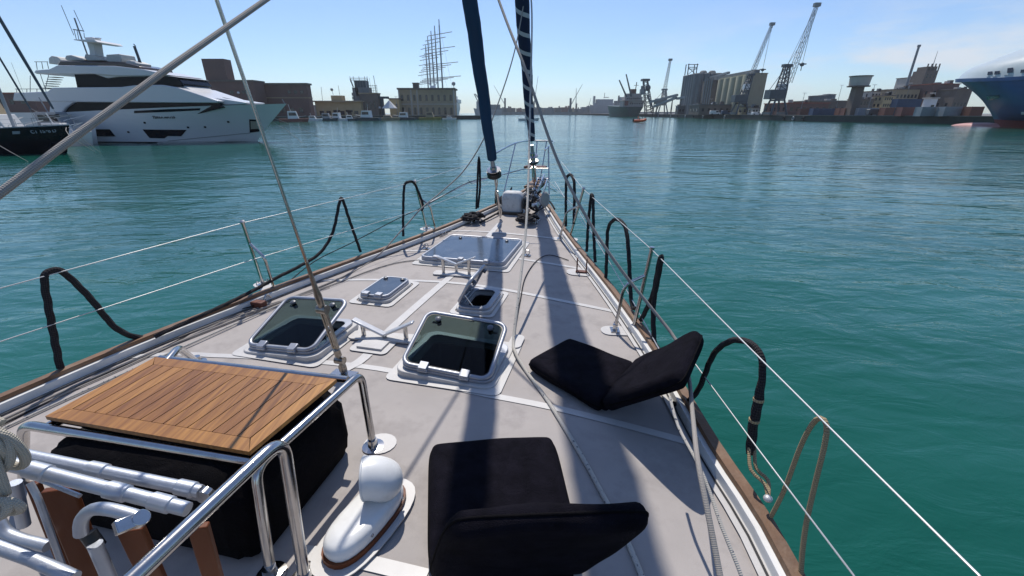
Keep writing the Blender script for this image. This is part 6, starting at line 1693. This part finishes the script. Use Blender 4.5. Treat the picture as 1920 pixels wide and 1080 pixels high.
ht = prof('hardtop', [(200, 432), (210, 418), (290, 412), (340, 388), (680, 392), (850, 412), (1000, 446), (900, 452), (680, 452), (600, 444), (540, 440), (440, 442), (215, 440)], 2.75, MW)
prof('windscreen', [(340, 390), (358, 363), (740, 374), (830, 396), (840, 412), (680, 396)], 2.3, mat('smoked_screen', (.05, .035, .03), .2))
for pts, nm in (([(290, 380), (288, 345), (305, 332), (340, 338), (362, 360), (340, 382)], 'covered_tender'), ([(385, 350), (390, 330), (420, 327), (500, 352), (500, 362), (400, 362)], 'seat_cover'), ([(500, 345), (505, 322), (540, 325), (600, 352), (600, 362), (520, 362)], 'seat_cover'), ([(635, 368), (630, 325), (710, 320), (722, 350), (722, 372)], 'console'), ([(745, 378), (750, 362), (770, 358), (815, 375), (815, 392)], 'seat_cover')):
    prof(nm, pts, 1.0, mat('cover_beige', (.50, .50, .47), .6), ht)
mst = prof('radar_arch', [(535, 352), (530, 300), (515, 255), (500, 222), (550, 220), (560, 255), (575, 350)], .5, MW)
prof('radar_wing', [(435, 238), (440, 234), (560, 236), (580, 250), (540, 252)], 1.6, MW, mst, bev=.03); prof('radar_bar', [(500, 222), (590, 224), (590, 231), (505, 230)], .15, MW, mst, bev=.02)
def ytube(a, b, r, mtl, nm, par=None, dy=0):
    p, q = yp(a[0] / 3.177, a[1] / 3.177, YC + dy), yp(b[0] / 3.177, b[1] / 3.177, YC + dy); m = MB(); m.tube([p, q], r, 6); part(nm, m, mtl, MY, par)
ytube((520, 325), (443, 107), .07, B['steelg'], 'mast', mst)
for a, b in (((440, 210), (365, 32)), ((500, 190), (440, 60)), ((455, 235), (440, 175)), ((470, 236), (458, 178)), ((500, 195), (503, 225))): ytube(a, b, .03, B['steelg'], 'antenna', mst)
ytube((435, 175), (500, 185), .05, B['steelg'], 'spreader', mst)
for a, b, r in (((850, 412), (800, 275), .13), ((835, 410), (812, 300), .06), ((808, 275), (796, 262), .05), ((845, 412), (885, 415), .12)): ytube(a, b, r, B['steelb'], 'folded_crane_arm', ht)
for a, b in (((275, 545), (240, 440)), ((270, 530), (290, 445)), ((205, 368), (285, 368)), ((215, 368), (222, 415)), ((248, 368), (256, 412)), ((280, 368), (290, 410)), ((90, 530), (300, 530)), ((100, 552), (100, 530)), ((180, 550), (180, 450)), ((160, 552), (160, 530)), ((220, 550), (220, 530))): ytube(a, b, .03, B['steelg'], 'rail')
for k in range(7):
    x, y = 352 - k * 7, 448 + k * 13; m = MB(); p, q = yp((x - 30) / 3.177, y / 3.177, YC), yp((x + 8) / 3.177, y / 3.177, YC); m.box(p.x, q.x, YC - .5, YC + .5, p.z - .03, p.z + .03); part('stair_tread', m, B['steelb'], MY, smooth=0)
for a, b in (((1060, 470), (1120, 520)), ((1080, 485), (1200, 555)), ((1000, 500), (1080, 505)), ((1200, 555), (1350, 585)), ((1350, 585), (1440, 605))): ytube(a, b, .03, B['steelg'], 'grab_rail')
ytube((1700, 625), (1680, 590), .04, B['steelg'], 'jackstaff')
def mline(pts, lab, r=.02, mtl=None):
    m = MB(); m.tube(spline(pts, 1.0), r, 5); solo('mooring_line', m, mtl or R_GREY, lab, 'mooring line', 'mooring lines of the moored yachts')
mline([at_y(510, 228, 51.5), at_y(540, 246, 50), water(566, 268)], 'thin line from the white yacht bow down to the water, steeper')
mline([at_y(515, 222, 51.5), at_y(560, 240, 51), water(616, 266)], 'thin line from the white yacht bow reaching farthest right')

# ---- black-hulled sailing yacht at the left edge
YB = 36.0
BY = thing('black_sailing_yacht', 'black-hulled sailing yacht moored at the left edge before the white motor yacht', 'sailing yacht', V((-38, YB, 0)))
xb = at_y(130, 236, YB).x; xs0 = xb - 15
rings = []
for i in range(17):
    t = i / 16; Xs = xs0 + (xb - xs0) * t; Xw = xs0 + (xb - 1.0 - xs0) * t; w = 2.1 * (math.sin(min(1, t / .55) * math.pi / 2) * .35 + .65) * (1 if t < .5 else max(.01, 1 - ((t - .5) / .5) ** 2.1))
    zs = 1.62 + .48 * t ** 1.6
    rings.append([V((Xw, YB, -.5)), V((Xw, YB - w * .72, 0)), V((Xw + (Xs - Xw) * .6, YB - w * .95, zs * .6)), V((Xs, YB - w, zs)), V((Xs, YB, zs + .05)), V((Xs, YB + w, zs)), V((Xw + (Xs - Xw) * .6, YB + w * .95, zs * .6)), V((Xw, YB + w * .72, 0))])
BH = mat('black_gelcoat', (.004, .005, .010), .2, var=.2, spec=.25)
m = MB(); m.loft(rings); bh = part('hull', m, BH, BY, smooth=40)
m = MB(); m.loft([[r[3] + V((0, .05, .01)), r[4] + V((0, 0, .04)), r[5] + V((0, -.05, .01))] for r in rings[:-1]], close=False); part('deck', m, B['cwhite'], BY, smooth=60)
m = MB()
for r0, r1 in zip(rings[:-1], rings[1:]): m.bar(r0[3] + V((0, .02, .04)), r1[3] + V((0, .02, .04)), .04, .07)
part('toe_rail', m, B['cgrey'], BY)
m = MB(); c0 = xb - 9.5
m.prism([V((c0 - 4, YB - 1, 1.75)), V((c0 + 3.6, YB - 1, 1.85)), V((c0 + 1.6, YB - 1, 2.35)), V((c0 - 3.8, YB - 1, 2.5))], (0, 2, 0)); cbn = part('coachroof', m, B['cwhite'], BY, smooth=0, bevel=.08)
windows(BY, cbn, c0 - 3, c0 + 1.4, YB - 1, 2.0, 2.22, 3, .9)
m = MB(); m.prism([V((c0 - 6, YB - .9, 1.8)), V((c0 - 3.6, YB - .9, 1.8)), V((c0 - 3.9, YB - .9, 3.0)), V((c0 - 5.8, YB - .9, 3.0))], (0, 1.8, 0)); part('spray_hood', m, B['sand'], BY, smooth=0, bevel=.2)
def bpt(px, py, Y=YB): return at_y(px, py, Y)
foot = V((xb - .5, YB, 2.15)); mtop = V((xb - 7.6, YB, 17.5)); mb0 = V((xb - 7.6, YB, 2.2))
d0 = bpt(2, 42) - bpt(104, 214); s0 = foot; e0 = s0 + d0.normalized() * 17
m = MB(); m.tube([s0, e0], .012, 6); part('forestay', m, B['steelg'], BY)
m = MB(); m.tube([s0.lerp(e0, .07), s0.lerp(e0, .3), s0.lerp(e0, .9)], [.07, .11, .10], 8); part('furled_jib', m, B['steelb'], BY)
m = MB(); m.lathe([(.14, 0), (.14, .18), (.05, .2)], s0.lerp(e0, .035), e0 - s0, 12); part('furling_drum', m, B['tire'], BY)
mx_ = e0.x; m = MB(); m.tube([V((mx_, YB, 1.9)), V((mx_, YB, e0.z))], .11, 10); part('mast', m, B['cgrey'], BY)
i0 = V((bpt(66, 212).x, YB, 2.15)); d1_ = (bpt(0, 108) - bpt(60, 208)).normalized(); tt = (mx_ - i0.x) / d1_.x; i1 = i0 + d1_ * tt
m = MB(); m.tube([i0, i1], .012, 6); m.tube([i0.lerp(i1, .12), i0.lerp(i1, .5), i0.lerp(i1, .9)], .06, 8); part('inner_stay', m, B['steelb'], BY)
m = MB(); m.tube([i0.lerp(i1, .13), V((i0.x + 1.6, YB, 2.2))], .012, 5); m.tube([V((xb - 2.6, YB, 6.5)), V((xb - 2.6, YB, 2.2))], .01, 5); part('halyard', m, B['steelg'], BY)
prv = None
for k in range(9):
    r = rings[15 - k]; p = r[3] + V((-.0, .08, 0)); m = MB(); m.tube([p, p + V((0, 0, .62))], .016, 6); part('stanchion', m, B['cgrey'], BY)
    if prv is not None:
        m = MB(); m.tube([prv + V((0, 0, .6)), p + V((0, 0, .6))], .008, 4); m.tube([prv + V((0, 0, .32)), p + V((0, 0, .32))], .008, 4); part('lifeline', m, B['cgrey'], BY)
    prv = p
m = MB(); q = rings[15][3]; m.tube(spline([rings[14][3] + V((0, .05, .62)), V((xb + .25, YB - .2, 2.85)), V((xb + .25, YB + .2, 2.85)), rings[14][5] + V((0, -.05, .62))], .2), .02, 6); m.tube([V((xb + .2, YB, 2.85)), V((xb - .1, YB, 2.1))], .018, 6); part('pulpit', m, B['cgrey'], BY)
tb2 = bvh(bh)
g0 = tb2.ray_cast(V((0, 0, CAMZ)), ray(60.5, 250.2).normalized())[0]; g1 = tb2.ray_cast(V((0, 0, CAMZ)), ray(110, 247.5).normalized())[0]
text('CT 1538 D', g0 + V((-.03, -.06, 0)), g1 - g0, .33, B['cgrey'], BY, 'registration_number')
decal(tb2, [(23, 246), (38, 245.5), (38, 251), (24, 251.5)], B['cgrey'], 'hull_port', BY, bh, 2, 1, .03)
mline([V((xb, YB - .1, 1.95)), V((at_y(148, 256, 34).x, 34, at_y(148, 256, 34).z)), water(188, 286)], 'pale mooring line from the black bow into the water below the motor yacht')
mline([V((xb, YB - .3, 1.95)), V((at_y(140, 256, 34).x, 33.6, at_y(140, 254, 33.6).z)), water(178, 285)], 'second pale mooring line running close beside the first from the black bow')
mline([at_y(-20, 262, 30), at_y(20, 285, 29), water(52, 303)], 'pale mooring line entering the water at the lower left of the black hull')
GL = 'boats crowded between the black and the white yachts'
small_boat('moored_boat', 'white motor boat with long foredeck just behind the black hull', 'boat', V((-47, 41.5, 0)), 9, .1, B['cwhite'], group=GL, hh=1.6, fb=1.3)
small_boat('moored_boat', 'white and blue open boat squeezed against the white motor yacht side', 'boat', V((-44.5, 44.6, 0)), 5.5, .05, B['cwhite'], group=GL, hh=1.0, fb=1.1, cabin='cabin')
small_boat('moored_boat', 'white boat with tan canopy at the far left edge behind the black yacht', 'boat', V((-57, 49.5, 0)), 10, .2, B['cwhite'], group=GL, hh=2.6, fb=1.5, top_m=B['sand'])
small_boat('moored_boat', 'small white sloop hull with its bow rail just above the black yacht coachroof', 'boat', V((-50.5, 44.0, 0)), 8, .0, B['cwhite'], group=GL, hh=.9, fb=1.5)
small_boat('moored_boat', 'white launch with grey cabin nearest the motor yacht stern', 'boat', V((-46.5, 46.6, 0)), 6.5, .1, B['cwhite'], group=GL, hh=1.5, fb=1.6, top_m=B['cgrey'])

# ------------------------------------------------------------ sea air over the harbour
hz = MB(); hz.box(-1500, 1500, -250, 2600, -2.5, 75)
ho_ = struct('haze', hz, None, kind='stuff', smooth=0) if False else None
hm_ = bpy.data.materials.new('sea_haze'); hm_.use_nodes = True
_n, _l = hm_.node_tree.nodes, hm_.node_tree.links
_n.remove(_n['Principled BSDF']); _v = _n.new('ShaderNodeVolumePrincipled')
_v.inputs['Color'].default_value = (.90, .95, 1.0, 1); _v.inputs['Density'].default_value = .00015; _v.inputs['Anisotropy'].default_value = .45
_l.new(_v.outputs[0], _n['Material Output'].inputs['Volume'])
ho_ = struct('haze', hz, hm_, kind='stuff', smooth=0)
